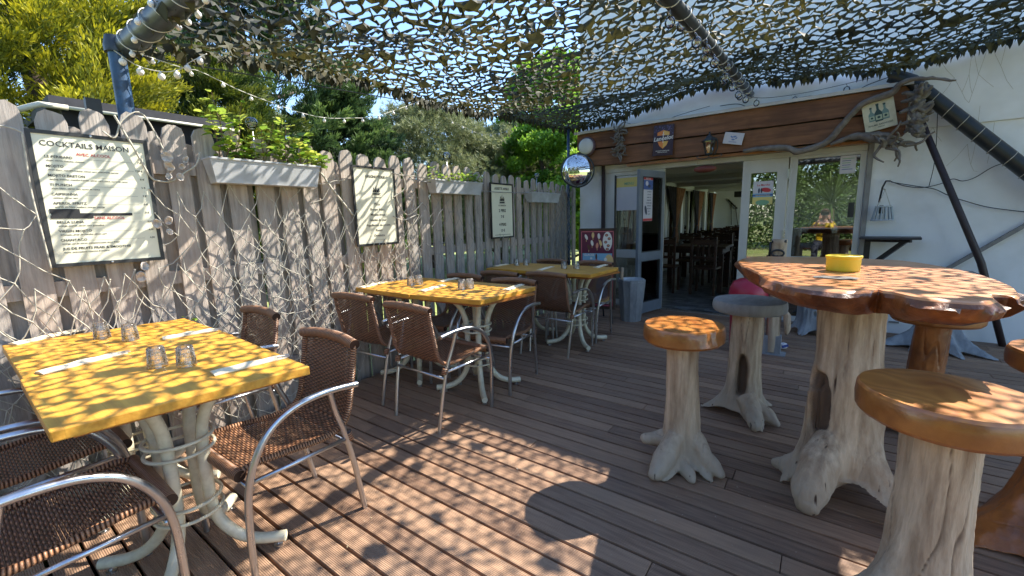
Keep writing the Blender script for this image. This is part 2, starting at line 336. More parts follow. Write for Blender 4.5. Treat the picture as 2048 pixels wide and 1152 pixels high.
def wicker_mat(name, roll=False):
    m = bpy.data.materials.new(name); m.use_nodes = True; t = m.node_tree; N = t.nodes; L = t.links; b = N['Principled BSDF']
    tc = N.new('ShaderNodeTexCoord'); sp = N.new('ShaderNodeSeparateXYZ'); L.new(tc.outputs['UV'], sp.inputs[0]); u, v = sp.outputs[0], sp.outputs[1]
    no = N.new('ShaderNodeTexNoise'); no.inputs['Scale'].default_value = 45; no.inputs['Detail'].default_value = 3; L.new(tc.outputs['Object'], no.inputs[0])
    if roll:
        h = math_(t, 'ABSOLUTE', math_(t, 'SINE', math_(t, 'ADD', math_(t, 'MULTIPLY', v, PI/.0105), math_(t, 'MULTIPLY', u, 1.5))))
        alpha = None
    else:
        p, q = .0085, .019
        j = math_(t, 'FLOOR', math_(t, 'DIVIDE', v, p))
        ph = math_(t, 'ADD', math_(t, 'MULTIPLY', u, PI/q), math_(t, 'MULTIPLY', j, PI))
        row = math_(t, 'ABSOLUTE', math_(t, 'SINE', math_(t, 'MULTIPLY', v, PI/p)))
        wv = math_(t, 'MULTIPLY_ADD', math_(t, 'COSINE', ph), .5, .5)
        h = math_(t, 'MULTIPLY', row, math_(t, 'MULTIPLY_ADD', wv, .75, .25))
        alpha = math_(t, 'GREATER_THAN', math_(t, 'ADD', h, math_(t, 'MULTIPLY', no.outputs[0], .12)), .135)
    r = N.new('ShaderNodeValToRGB'); e = r.color_ramp.elements; e[0].position = .1; e[0].color = (*S((44, 24, 16)), 1); e[1].position = .9; e[1].color = (*S((172, 126, 92)), 1)
    x = e.new(.5); x.color = (*S((114, 78, 56)), 1)
    L.new(math_(t, 'ADD', h, math_(t, 'MULTIPLY_ADD', no.outputs[0], .6, -.3)), r.inputs[0]); L.new(r.outputs[0], b.inputs['Base Color'])
    b.inputs['Roughness'].default_value = .38
    bp = N.new('ShaderNodeBump'); bp.inputs['Strength'].default_value = 1; bp.inputs['Distance'].default_value = .004; L.new(h, bp.inputs['Height']); L.new(bp.outputs[0], b.inputs['Normal'])
    if alpha is not None: L.new(alpha, b.inputs['Alpha'])
    return m
M['wicker'] = wicker_mat('woven_wicker'); M['wroll'] = wicker_mat('wrapped_wicker', True)

def deck_mat():
    m = bpy.data.materials.new('deck_boards'); m.use_nodes = True; t = m.node_tree; N = t.nodes; L = t.links; b = N['Principled BSDF']
    tc = N.new('ShaderNodeTexCoord'); sp = N.new('ShaderNodeSeparateXYZ'); L.new(tc.outputs['Object'], sp.inputs[0])
    at = N.new('ShaderNodeAttribute'); at.attribute_name = 'tint'
    mp = N.new('ShaderNodeMapping'); mp.inputs['Scale'].default_value = (1.2, 14, 1); L.new(tc.outputs['Object'], mp.inputs[0])
    n = N.new('ShaderNodeTexNoise'); n.inputs['Scale'].default_value = 4; n.inputs['Detail'].default_value = 8; n.inputs['Roughness'].default_value = .65; L.new(mp.outputs[0], n.inputs[0])
    r = N.new('ShaderNodeValToRGB'); e = r.color_ramp.elements; e[0].position = .25; e[1].position = .75
    e[0].color = (*S((92, 66, 52)), 1); e[1].color = (*S((170, 136, 108)), 1)
    L.new(math_(t, 'MULTIPLY_ADD', at.outputs['Fac'], .30, math_(t, 'MULTIPLY', n.outputs[0], .85)), r.inputs[0])
    n2 = N.new('ShaderNodeTexNoise'); n2.inputs['Scale'].default_value = 2.2; n2.inputs['Detail'].default_value = 6; L.new(tc.outputs['Object'], n2.inputs[0])
    w_ = N.new('ShaderNodeValToRGB'); w_.color_ramp.elements[0].position = .48; w_.color_ramp.elements[1].position = .7; L.new(n2.outputs[0], w_.inputs[0])
    mx = N.new('ShaderNodeMix'); mx.data_type = 'RGBA'; L.new(math_(t, 'MULTIPLY', w_.outputs[0], .5), mx.inputs[0]); L.new(r.outputs[0], mx.inputs[6]); mx.inputs[7].default_value = (*S((138, 116, 98)), 1)
    n3 = N.new('ShaderNodeTexNoise'); n3.inputs['Scale'].default_value = 75; n3.inputs['Detail'].default_value = 2; L.new(tc.outputs['Object'], n3.inputs[0])
    s_ = N.new('ShaderNodeValToRGB'); s_.color_ramp.elements[0].position = .71; s_.color_ramp.elements[1].position = .76; L.new(n3.outputs[0], s_.inputs[0])
    m2 = N.new('ShaderNodeMix'); m2.data_type = 'RGBA'; L.new(math_(t, 'MULTIPLY', s_.outputs[0], .5), m2.inputs[0]); L.new(mx.outputs[2], m2.inputs[6]); m2.inputs[7].default_value = (*S((190, 176, 158)), 1)
    L.new(m2.outputs[2], b.inputs['Base Color']); b.inputs['Roughness'].default_value = .6
    g = math_(t, 'ABSOLUTE', math_(t, 'SINE', math_(t, 'MULTIPLY', sp.outputs[1], PI/.0066)))
    bp = N.new('ShaderNodeBump'); bp.inputs['Strength'].default_value = .75; bp.inputs['Distance'].default_value = .0022
    L.new(math_(t, 'ADD', g, math_(t, 'MULTIPLY', n.outputs[0], .9)), bp.inputs['Height']); L.new(bp.outputs[0], b.inputs['Normal'])
    return m
M['deck'] = deck_mat()
def tint_mat(name, a, b_, c=None, rough=.6, trans=.25, nscale=3):
    m = bpy.data.materials.new(name); m.use_nodes = True; t = m.node_tree; N = t.nodes; L = t.links; b = N['Principled BSDF']
    at = N.new('ShaderNodeAttribute'); at.attribute_name = 'tint'
    r = N.new('ShaderNodeValToRGB'); e = r.color_ramp.elements; e[0].color = (*a, 1); e[1].color = (*(c or b_), 1)
    if c: x = e.new(.5); x.color = (*b_, 1)
    L.new(at.outputs['Fac'], r.inputs[0]); L.new(r.outputs[0], b.inputs['Base Color']); b.inputs['Roughness'].default_value = rough
    if trans:
        o = N['Material Output']; tl = N.new('ShaderNodeBsdfTranslucent'); L.new(r.outputs[0], tl.inputs[0]); mx = N.new('ShaderNodeMixShader'); mx.inputs[0].default_value = trans
        L.new(b.outputs[0], mx.inputs[1]); L.new(tl.outputs[0], mx.inputs[2]); L.new(mx.outputs[0], o.inputs[0])
    return m
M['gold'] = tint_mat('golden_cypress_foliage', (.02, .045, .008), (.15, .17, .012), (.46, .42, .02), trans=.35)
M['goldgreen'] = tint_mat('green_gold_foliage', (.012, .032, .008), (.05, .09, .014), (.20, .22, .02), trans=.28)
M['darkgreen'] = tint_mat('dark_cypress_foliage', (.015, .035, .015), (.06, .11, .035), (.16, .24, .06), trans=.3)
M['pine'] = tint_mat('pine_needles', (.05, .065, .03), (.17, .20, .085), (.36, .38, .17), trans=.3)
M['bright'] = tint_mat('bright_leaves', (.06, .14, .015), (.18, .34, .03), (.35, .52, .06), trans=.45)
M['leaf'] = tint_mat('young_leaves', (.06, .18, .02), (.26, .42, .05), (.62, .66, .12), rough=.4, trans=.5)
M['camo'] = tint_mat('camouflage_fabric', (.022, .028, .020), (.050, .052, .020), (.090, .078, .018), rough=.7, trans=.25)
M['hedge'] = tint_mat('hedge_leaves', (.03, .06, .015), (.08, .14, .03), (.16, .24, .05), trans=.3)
M['picket'] = mk('weathered_picket', S((182, 174, 165)), S((138, 130, 123)), rough=.85, nscale=7, stretch=(5, 5, .5), bump=.5, bscale=12, bstretch=(6, 6, .3), c3=S((194, 174, 156)), c3scale=2.3, c3amt=.6)
def lawn_mat():
    m = mk('lawn', (.16, .22, .05), (.30, .34, .10), rough=.9, nscale=3, c3=(.36, .33, .16), c3scale=.6, c3amt=.5); return m
M['lawn'] = lawn_mat()
def tile_mat():
    m = bpy.data.materials.new('patchwork_floor_tiles'); m.use_nodes = True; t = m.node_tree; N = t.nodes; L = t.links; b = N['Principled BSDF']
    tc = N.new('ShaderNodeTexCoord'); br = N.new('ShaderNodeTexBrick'); br.inputs['Scale'].default_value = 4; br.inputs['Color1'].default_value = (.04, .045, .05, 1); br.inputs['Color2'].default_value = (.34, .36, .38, 1); br.inputs['Mortar'].default_value = (.05, .05, .05, 1); br.inputs['Mortar Size'].default_value = .008
    L.new(tc.outputs['Object'], br.inputs[0]); L.new(br.outputs[0], b.inputs['Base Color']); b.inputs['Roughness'].default_value = .3; return m
M['tiles'] = tile_mat()

def set_tint(me, vals):
    a = me.attributes.new('tint', 'FLOAT', 'POINT'); a.data.foreach_set('value', np.asarray(vals, dtype=np.float32))
def quads_np(name, mat, V, tints, parent=None, nper=4, smooth=False):
    """V: (n, nper, 3) polygons, tints (n,)"""
    n = len(V); me = bpy.data.meshes.new(name); me.vertices.add(n*nper); me.vertices.foreach_set('co', V.reshape(-1).astype(np.float32))
    me.loops.add(n*nper); me.loops.foreach_set('vertex_index', np.arange(n*nper, dtype=np.int32))
    me.polygons.add(n); me.polygons.foreach_set('loop_start', np.arange(0, n*nper, nper, dtype=np.int32))
    me.update(calc_edges=True); me.validate()
    set_tint(me, np.repeat(tints, nper)); me.materials.append(mat)
    o = bpy.data.objects.new(name, me); col.objects.link(o)
    if parent: o.parent = parent
    return o
def unit(a): return a/np.maximum(np.linalg.norm(a, axis=-1, keepdims=True), 1e-9)
def leafquads(C, D, Wd, ln, wd):
    D = unit(D); S_ = unit(np.cross(D, Wd)); ln = np.asarray(ln).reshape(-1, 1); wd = np.asarray(wd).reshape(-1, 1)
    return np.stack([C, C+D*ln*.5+S_*wd*.5, C+D*ln, C+D*ln*.5-S_*wd*.5], 1)

# ================================================================== SETTING
m = MB(); m.add([(-150, -150, -.22), (150, -150, -.22), (150, 150, -.22), (-150, 150, -.22)], [(0, 1, 2, 3)])
tag(m.build('lawn', M['lawn']), kind='structure')
m = MB(); tv = []
y = -2.6
while y < 5.7:
    x = -2.93-random.random()*.0; first = random.uniform(.6, 3.4); x1 = x+first
    while x < 4.6:
        dz = random.uniform(-.0015, .0015)
        y1 = min(y+.0955, 5.70)
        m.box(x+.0015, min(x1, 4.6)-.0015, y+.0065, y1-.001, -.027, dz); tv += [random.random()]*8
        x = x1; x1 = x+random.uniform(2.2, 3.6)
    y = round(y+.1, 4)
o = m.build('deck', M['deck'], bevel=.002); tag(o, kind='structure'); set_tint(o.data, tv)
m = MB()
for k in range(14): m.box(-2.9+k*.57, -2.85+k*.57, -2.6, 5.6, -.2, -.029)
tag(m.build('deck_joists', M['shedw']), kind='structure')
m = MB(); m.box(-2.86, 1.6, 5.76, 15.0, -.19, .005); tag(m.build('interior_floor', M['tiles']), kind='structure')

# ================================================================== BUILDING
FY = 5.72
bld = thing('restaurant_building', 'white rendered building with glazed doors behind the terrace', 'building', (0, 0, 0))
def part(name, mat, mb, **k): return mb.build(name, mat, k.pop('parent', bld), **k)
m = MB(); m.box(-2.9, -2.545, FY, FY+.14, -.2, 1.955); m.box(-2.9, .58, FY+.002, FY+.14, 1.957, 4.3); part('front_wall', M['white_wall'], m)
m = MB(); m.box(.315, 5.2, FY, FY+.14, -.2, 1.998); part('front_wall', M['white_wall'], m)
m = MB(); m.box(.582, 5.2, FY-.016, FY+.14, 2.0, 3.0); m.box(.582, 5.2, FY-.002, FY+.14, 3.002, 4.3); part('siding', M['white_wall'], m)
m = MB(); m.box(-2.9, 1.6, FY-.05, 15.1, 4.302, 4.36); m.box(1.6, 5.2, FY-.05, FY+.25, 4.302, 4.36); part('roof', M['white_frame'], m)  # held back on the right so sky light reaches the side openings
# left side wall with window openings
m = MB(); m.box(-2.9, -2.86, FY+.142, 15, -.2, .55); m.box(-2.9, -2.86, FY+.142, 15, 1.9, 4.3)
yy = FY+.142; wins = []
for k in range(7):
    m.box(-2.9, -2.86, yy, yy+.22, .551, 1.899); wins.append((yy+.22, yy+1.28)); yy += 1.30
m.box(-2.9, -2.86, yy, 15, .551, 1.899)
part('side_wall', M['intwall'], m)
for (a, b) in wins:
    f = MB(); f.box(-2.9, -2.84, a, a+.05, .56, 1.89); f.box(-2.9, -2.84, b-.05, b, .56, 1.89); f.box(-2.895, -2.845, (a+b)/2-.03, (a+b)/2+.03, .6, 1.85); f.box(-2.9, -2.84, a+.05, b-.05, .56, .6); f.box(-2.9, -2.84, a+.05, b-.05, 1.85, 1.89)
    wf = part('window', M['white_frame'], f); g = MB(); g.box(-2.876, -2.872, a+.05, b-.05, .6, 1.85); g.build('pane', M['pane'], wf)
m = MB(); m.box(-2.855, 1.5, 15.0, 15.1, -.2, 1.98); m.box(1.5, 1.6, 5.9, 15.1, -.2, .2); m.box(1.5, 1.6, 5.9, 15.1, 1.93, 1.98)
for k in range(8): m.box(1.5, 1.6, 5.9+k*1.31, 5.98+k*1.31, .201, 1.929)  # unseen right side: openings added to let daylight into the room
m.box(1.51, 1.59, 5.95, 10.5, .205, 1.925)
part('back_wall', M['intwall'], m)
m = MB(); m.box(-2.855, 1.6, FY+.142, 15.0, 1.981, 2.04)
for k in range(5): m.box(-2.85, 1.49, 7.2+k*1.7, 7.32+k*1.7, 1.9, 1.98)
part('ceiling', M['ceil'], m)
# frames of the glazed front
def frame(name, x0, x1, z0, z1, t, y0, y1, mat, holes, parent=bld):
    """flat frame plate with rectangular holes (x0,x1,z0,z1) made of strips"""
    xs = sorted({x0, x1} | {h[0] for h in holes} | {h[1] for h in holes}); zs = sorted({z0, z1} | {h[2] for h in holes} | {h[3] for h in holes})
    m = MB()
    for i in range(len(xs)-1):
        for j in range(len(zs)-1):
            cx, cz = (xs[i]+xs[i+1])/2, (zs[j]+zs[j+1])/2
            if not any(h[0] < cx < h[1] and h[2] < cz < h[3] for h in holes): m.box(xs[i], xs[i+1], y0, y1, zs[j], zs[j+1])
    o = m.build(name, mat, parent)
    return o
hd = MB(); hd.box(-2.54, .31, FY-.02, FY+.08, 1.845, 1.954); hd.box(-2.54, .31, FY-.035, FY-.021, 1.90, 1.95); hd.box(-2.3, -.36, FY-.03, FY-.021, 1.85, 1.868); part('door_header', M['white_frame'], hd)
# left sidelight
sl = frame('sidelight_frame', -2.54, -1.70, 0, 1.844, .05, FY, FY+.06, M['white_frame'], [(-2.36, -1.76, .79, 1.80), (-2.36, -1.76, .08, .68)])
g = MB(); g.box(-2.362, -1.758, FY+.028, FY+.033, .788, 1.802); g.box(-2.362, -1.758, FY+.028, FY+.033, .078, .682); g.build('pane', M['pane'], sl)
m = MB(); m.box(-2.372, -2.352, FY-.003, FY+.02, .07, 1.81); m.box(-1.768, -1.75, FY-.003, FY+.02, .07, 1.81); m.build('glazing_bead', M['black'], sl)
# right leaf (closed, white)
rl = frame('door', -.80, -.352, .02, 1.843, .05, FY-.012, FY+.05, M['white_frame'], [(-.715, -.455, .72, 1.70)])
g = MB(); g.box(-.717, -.453, FY+.02, FY+.025, .718, 1.702); g.build('pane', M['windowglass'], rl)
m = MB()
for z in (.25, .95, 1.62): m.box(-.362, -.34, FY-.03, FY-.013, z, z+.1)
m.build('hinge', M['alu'], rl)
m = MB(); m.box(-.34, -.31, FY-.01, FY+.05, 0, 1.843); part('mullion', M['white_frame'], m)
# big right window and dark panel below
wf = frame('window', -.309, .312, 0, 1.843, .05, FY-.006, FY+.06, M['white_frame'], [(-.27, .262, .755, 1.845-.03), (-.26, .25, .07, .62)])
g = MB(); g.box(-.272, .264, FY+.02, FY+.026, .753, 1.817); g.build('pane', M['windowglass'], wf)
g = MB(); g.box(-.262, .252, FY+.02, FY+.026, .068, .622); g.build('pane', M['windowglass'], wf)
m = MB(); m.box(.20, .25, FY-.03, FY-.007, 1.18, 1.33); m.build('latch', M['black'], wf)
m = MB(); m.box(.318, .36, FY-.03, FY-.001, 0, 1.95); part('corner_trim', M['greyslab'], m)
m = MB(); m.box(.47, .60, FY-.012, FY-.001, .10, .118); m.box(.62, .70, FY-.012, FY-.001, .10, .118); part('vent', M['greyslab'], m)
m = MB(); m.box(-2.545, -2.50, FY-.05, FY-.021, .0, 1.95); part('downpipe', M['brownpole'], m)
m = MB(); m.box(-2.56, .33, FY-.03, FY-.001, -.03, .0195); part('threshold', M['alu'], m)
# open left leaf, swung outwards
dl = thing('open_glazed_door', 'grey blue glazed door leaf standing open beside the entrance', 'door', (-1.695, FY-.03, 0), 0)
leaf = MB()
W_ = .565; H0, H1 = .02, 1.80
def leafbox(u0, u1, z0, z1, t0=-.02, t1=.02): return (u0, u1, t0, t1, z0, z1)
for b_ in [(0, .07, H0, H1), (W_-.07, W_, H0, H1), (.07, W_-.07, H1-.08, H1), (.07, W_-.07, H0, .16), (.07, W_-.07, .69, .80)]: leaf.box(*leafbox(*b_))
fr_ = leaf.build('door_frame', M['grey_door'], dl, bevel=.003)
g = MB(); g.box(*leafbox(.07, W_-.07, .80, H1-.08, -.003, .003)); g.build('pane', M['pane'], dl)
g = MB(); g.box(*leafbox(.07, W_-.07, .16, .69, -.003, .003)); g.build('pane', M['pane'], dl)
g = MB()
for (u0, u1, z0, z1) in [(.066, .078, .16, .69), (.066, .078, .80, 1.72), (W_-.078, W_-.066, .16, .69), (W_-.078, W_-.066, .8, 1.72), (.078, W_-.078, .8, .81), (.078, W_-.078, 1.71, 1.72), (.078, W_-.078, .16, .17), (.078, W_-.078, .68, .69)]: g.box(*leafbox(u0, u1, z0, z1, -.0215, .0215))
g.build('glazing_bead', M['black'], dl)
g = MB(); g.tube([(W_-.035, -.02, .93), (W_-.035, -.055, .93), (W_-.15, -.06, .93)], .008, 8); g.box(W_-.05, W_-.02, -.026, -.0205, .86, 1.0); g.build('handle', M['alu'], dl, smooth=True, angle=40)
g = MB(); g.box(W_-.085, W_-.02, -.023, -.0205, 1.745, 1.785); g.build('closer_plate', M['white_frame'], dl)
dl.rotation_euler = (0, 0, R(-104))
# ledge + beam
bm_ = thing('timber_beam', 'long varnished brown timber beam across the front above the doors', 'beam', (-2.86, 5.6, 0))
def bpoly(z0a, z0b, z1a, z1b, y0, y1, mb):
    L_ = 3.42
    vs = [(0, y0, z0a), (L_, y0, z0b), (L_, y1, z0b), (0, y1, z0a), (0, y0, z1a), (L_, y0, z1b), (L_, y1, z1b), (0, y1, z1a)]
    return mb.add(vs, [(3, 2, 1, 0), (4, 5, 6, 7), (0, 1, 5, 4), (1, 2, 6, 5), (2, 3, 7, 6), (3, 0, 4, 7)])
def rough_board(mb, za, zb, y0, y1, seed, L_=3.42, n=70):
    # board with hand hewn lower / upper edges
    vs = []
    for i in range(n+1):
        x = L_*i/n; zl = za+.012*noise.noise(Vector((x*2.2, seed, 0)))+.005*noise.noise(Vector((x*9, seed, 3))); zu = zb+.010*noise.noise(Vector((x*1.7, seed+9, 0)))
        dy = .006*noise.noise(Vector((x*3, seed+4, 1)))
        vs += [(x, y0+dy, zl), (x, y1, zl), (x, y1, zu), (x, y0+dy+.004, zu)]
    fs = []
    for i in range(n):
        a, b = 4*i, 4*i+4
        for k in range(4): fs.append((a+k, a+(k+1) % 4, b+(k+1) % 4, b+k))
    fs += [(3, 2, 1, 0), (4*n, 4*n+1, 4*n+2, 4*n+3)]
    return mb.add(vs, fs)
m = MB(); rough_board(m, 1.945, 2.155, -.04, .118, 1); m.build('beam_plank', M['beam'], bm_)
m = MB(); rough_board(m, 2.172, 2.375, -.05, .118, 5); m.build('beam_plank', M['beam'], bm_)
m = MB(); m.box(0.01, 3.4, .0, .117, 2.12, 2.2); m.build('backing_board', M['shedw'], bm_)
m = MB(); m.box(-.03, 3.44, -.085, .118, 2.39, 2.412); m.box(-.03, 3.44, -.085, -.07, 2.378, 2.3895); m.build('flashing', M['white_frame'], bm_)
m = MB(); m.box(.70, 3.2, -.01, .115, 1.90, 1.93); m.build('batten', M['slabedge'], bm_)

# ================================================================== FENCE
FX = -3.0
fence = thing('picket_fence', 'weathered grey timber fence of overlapping pickets along the terrace', 'fence', (FX, 2.4, 0))
def ztop(Y): return np.interp(Y, [-1, .33, .8, 1.5, 2.2, 2.9, 3.7, 5, 5.8], [1.82, 1.825, 1.835, 1.79, 1.80, 1.785, 1.757, 1.72, 1.70])
def picket(Y, wd, zb, zt, x0, lean):
    h = random.uniform(.032, .06); h2 = random.uniform(.03, .062); c1_, c2_ = random.uniform(.2, .5), random.uniform(.2, .5); w2 = wd/2; m = MB(); tp = random.uniform(-.006, .006)
    prof = [(-w2, zb), (w2, zb), (w2, zt-h-.01), (w2*random.uniform(.66, .84), zt-h*.33), (w2*c1_, zt+tp), (-w2*c2_, zt-tp), (-w2*random.uniform(.66, .84), zt-h2*.33), (-w2, zt-h2-.01)]
    pts = [(x0, p[0]+lean*(p[1]-zb)+Y-2.4, p[1]) for p in prof]; n = len(pts)
    vs = pts+[(x0-.02, a[1], a[2]) for a in pts]
    m.add(vs, [tuple(range(n)), tuple(range(n, 2*n))[::-1]]+[(i, n+i, n+(i+1) % n, (i+1) % n) for i in range(n)])
    return m
Y = -.95; k = 0
while Y < 5.74:
    far = max(0, min(1, (Y-2.8)/2.0)); wd = .108-.022*far
    zt = float(ztop(Y))+random.uniform(-.018, .022)
    picket(Y+random.uniform(-.006, .006), wd, -.21, zt, 0.0, random.uniform(-.006, .006)).build('picket', M['picket'], fence)
    if Y+.075 < 5.72: picket(Y+.0775+random.uniform(-.006, .006), .094-.022*far, -.21, zt-.07+random.uniform(-.03, .02), -.066, random.uniform(-.008, .008)).build('picket', M['picket'], fence)
    Y += .155; k += 1
for z in (.24, .93, 1.55):
    m = MB(); m.box(-.064, -.022, -3.4, 3.33, z, z+.075); m.build('rail', M['picket'], fence)

# shed behind the fence
sh = thing('garden_shed', 'low dark shed with slate roof and cream gutter behind the fence', 'shed', (-4.1, .8, -.22))
m = MB(); m.box(-2.2, 0, -.14, .78, 0, 2.26); m.build('wall', M['shedw'], sh)
m = MB(); m.box(-2.3, .06, -.2, .86, 2.262, 2.325); m.build('roof', M['slate'], sh)
m = MB(); m.tube([(.115, -.22, 2.25), (.115, .88, 2.25)], .011, 8); m.build('gutter', M['gutter'], sh, smooth=True)
# cream rail beside the shed on the left
m = MB(); a = onx(-40, 238, -3.25); b = onx(80, 208, -3.25); m.tube([a, b, b+Vector((0, .1, .0))], .014, 8); o = m.build('cream_pipe', M['gutter'], smooth=True); tag(o, 'thin cream pipe lying behind the leftmost picket tops', 'pipe')
m = MB(); p = onx(186, 210, -3.12); m.box(p.x-.02, p.x+.02, p.y-.03, p.y+.03, 0, p.z+.03); o = m.build('fence_post', M['black']); tag(o, 'short black post rising behind the pickets above the cocktail menu', 'post')

# ================================================================== CANOPY FRAME + NET
post = thing('canopy_post', 'blue painted steel post at the left corner of the canopy', 'post', (-3.06, .74, 0))
m = MB(); m.tube([(0, 0, -.1), (0, 0, 2.17)], .037, 16); m.build('pole', M['bluepost'], post, smooth=True, angle=50)
m = MB(); m.lathe([(.0, 2.16), (.05, 2.16), (.052, 2.19), (.04, 2.24), (0, 2.245)], n=16); m.build('post_cap', M['pipe'], post, smooth=True, angle=50)
m = MB(); m.tube([(-3.06, .78, 2.2), (-1.6, .80, 2.215), (3.8, .86, 2.30)], .055, 18); o = m.build('canopy_pipe', M['pipe'], smooth=True, angle=50); tag(o, 'thick grey steel pipe running overhead from the blue corner post', 'pipe')
m = MB(); m.tube([(-3.06, .82, 2.17), (-3.06, 3.2, 2.34), (-3.0, 5.55, 2.53)], .004, 8); o = m.build('canopy_edge_cable', M['pipe'], smooth=True); tag(o, 'dark edge tube of the canopy above the fence', 'tube')
m = MB(); m.tube([(-.72, .86, 2.31), (-.74, 2.5, 2.37), (-.75, 4.2, 2.48), (-.765, 5.69, 2.56)], .04, 14); o = m.build('canopy_pipe', M['blackpipe'], smooth=True, angle=50); tag(o, 'dark steel pipe under the net running back to the facade', 'pipe')
m = MB(); m.tube([(-2.97, 5.5, -.1), (-2.97, 5.5, 2.55)], .02, 10); o = m.build('canopy_post', M['bluepost'], smooth=True); tag(o, 'thin blue post carrying the round convex mirror', 'post')
m = MB(); m.tube([(.42, 5.60, 2.50), (.56, 5.585, 2.42), (1.39, 5.585, 1.52), (2.2, 5.585, .66)], .062, 16); o = m.build('brace_pipe', M['blackpipe'], smooth=True, angle=50); tag(o, 'thick black pipe slanting down to the right across the white wall', 'pipe')
m = MB(); m.tube([(.64, 5.50, 2.08), (1.18, 5.56, .75), (1.40, 5.60, 0.0)], [.026, .028, .026], 10); o = m.build('leaning_pole', M['brownpole'], smooth=True); tag(o, 'thin dark brown pole leaning from the beam end to the deck', 'pole')
m = MB(); m.bar((.93, 5.7, .62), (1.9, 5.7, 1.50), .03, .045, (0, -1, 0)); o = m.build('wall_strip', M['greyslab']); tag(o, 'grey metal strip running diagonally up the white wall', 'strip')

def netz(x, y):
    z = 2.135+.072*y+.034*(x+3)
    z += .05*math.sin(x*1.9+y*.7)+.035*math.sin(y*2.3-x*1.1)
    z += .055*noise.noise(Vector((x*1.3, y*1.3, 4)))+.020*noise.noise(Vector((x*6, y*6, 8)))
    return z
def camo():
    px, py = .082, .069
    nx, ny = int(6.9/px), int(4.95/py)
    V = []; F = []; T = []; cache = {}
    def jit(k):
        if k not in cache:
            x0 = -3.07+k[0]*px/2; y0 = .74+k[1]*py/3
            r1 = random.Random(k[0]*7919+k[1]); x = x0+r1.uniform(-.26, .26)*px; y = y0+r1.uniform(-.26, .26)*py
            x += .02*noise.noise(Vector((x0*3, y0*3, 1))); y += .03*noise.noise(Vector((x0*2.5, y0*2.5, 7)))
            cache[k] = len(V); V.append((x, y, netz(x, y)+r1.uniform(-.012, .012))); T.append(r1.random())
        return cache[k]
    for j in range(ny):
        for i in range(nx):
            cx = 2*i+(j % 2)+1; cy = 3*j+2
            ks = [(cx, cy-2), (cx+1, cy-1), (cx+1, cy+1), (cx, cy+2), (cx-1, cy+1), (cx-1, cy-1)]
            idx = [jit(k_) for k_ in ks]; P = [Vector(V[q]) for q in idx]; c = sum(P, Vector())/6
            big = noise.noise(Vector((c.x*.9, c.y*.9, 2))); solid = random.random() < .05+.10*max(0, big)
            s = random.uniform(.82, .97)-.20*max(0, big)
            tn = min(1, max(0, .5+.9*noise.noise(Vector((c.x*1.6, c.y*1.6, 5)))+random.uniform(-.2, .2)))
            if solid:
                ci = len(V); V.append((c.x, c.y, c.z-.02)); T.append(tn)
                for q in range(6): F.append((idx[q], idx[(q+1) % 6], ci))
                continue
            ring = []
            for q in range(6):
                for h in (0, .5):
                    e = P[q].lerp(P[(q+1) % 6], h); ss = s*random.uniform(.86, 1.06)*(1.10 if h else .93)
                    p = c+(e-c)*min(ss, .95); r = len(V); V.append((p.x, p.y, p.z-random.uniform(0, .022))); T.append(tn); ring.append(r)
            mids = []
            for q in range(6):
                kk = ('m',)+tuple(sorted((ks[q], ks[(q+1) % 6])))
                if kk not in cache: e = P[q].lerp(P[(q+1) % 6], .5); cache[kk] = len(V); V.append(tuple(e)); T.append(tn)
                mids.append(cache[kk])
            for q in range(6):
                F.append((idx[q], mids[q], ring[2*q+1], ring[2*q])); F.append((mids[q], idx[(q+1) % 6], ring[(2*q+2) % 12], ring[2*q+1]))
            if random.random() < .55:      # leaf shaped flap hanging from the cut
                q = random.randrange(12); a, b_ = Vector(V[ring[q]]), Vector(V[ring[(q+2) % 12]]); d = (a+b_)/2
                tip = d+(c-d)*.35+Vector((random.uniform(-.01, .01), random.uniform(-.01, .01), -random.uniform(.018, .05)))
                r = len(V); V.append(tuple(tip)); T.append(min(1, tn+.15)); F.append((ring[q], ring[(q+1) % 12], ring[(q+2) % 12], r))
    # ragged fringe along the edges
    def frng(x, y, dx, dy):
        z = netz(x, y); wd = random.uniform(.008, .032); ln = random.uniform(.02, .10); r = len(V); tn = random.random()
        ox, oy = random.uniform(-.02, .02), random.uniform(-.02, .02)
        V.extend([(x-dx*wd, y-dy*wd, z), (x+dx*wd, y+dy*wd, z-.005), (x+dx*wd*.6+ox, y+dy*wd*.6+oy, z-ln*.6), (x+ox, y+oy, z-ln), (x-dx*wd*.7+ox, y-dy*wd*.7-oy, z-ln*.5)]); T.extend([tn]*5); F.append((r, r+1, r+2, r+3, r+4))
    for k_ in range(300):
        t_ = random.random(); frng(-3.05+6.7*t_, .76+random.uniform(-.02, .05), 1, 0)
        frng(-3.05+6.7*random.random(), 5.60+random.uniform(-.08, .06), 1, 0)
        frng(-3.05+6.7*random.random(), 5.55+random.uniform(-.15, .10), 1, 0)
        frng(-3.06+random.uniform(-.02, .06), .78+4.8*random.random(), 0, 1)
        frng(-3.03+random.uniform(-.05, .10), .78+4.8*random.random(), 0, 1)
    me = bpy.data.meshes.new('camouflage_net'); me.from_pydata(V, [], F); set_tint(me, T); me.materials.append(M['camo']); me.update()
    o = bpy.data.objects.new('camouflage_net', me); col.objects.link(o)
    tag(o, 'olive camouflage net stretched overhead as a shade over the whole terrace', 'camouflage net')
camo()

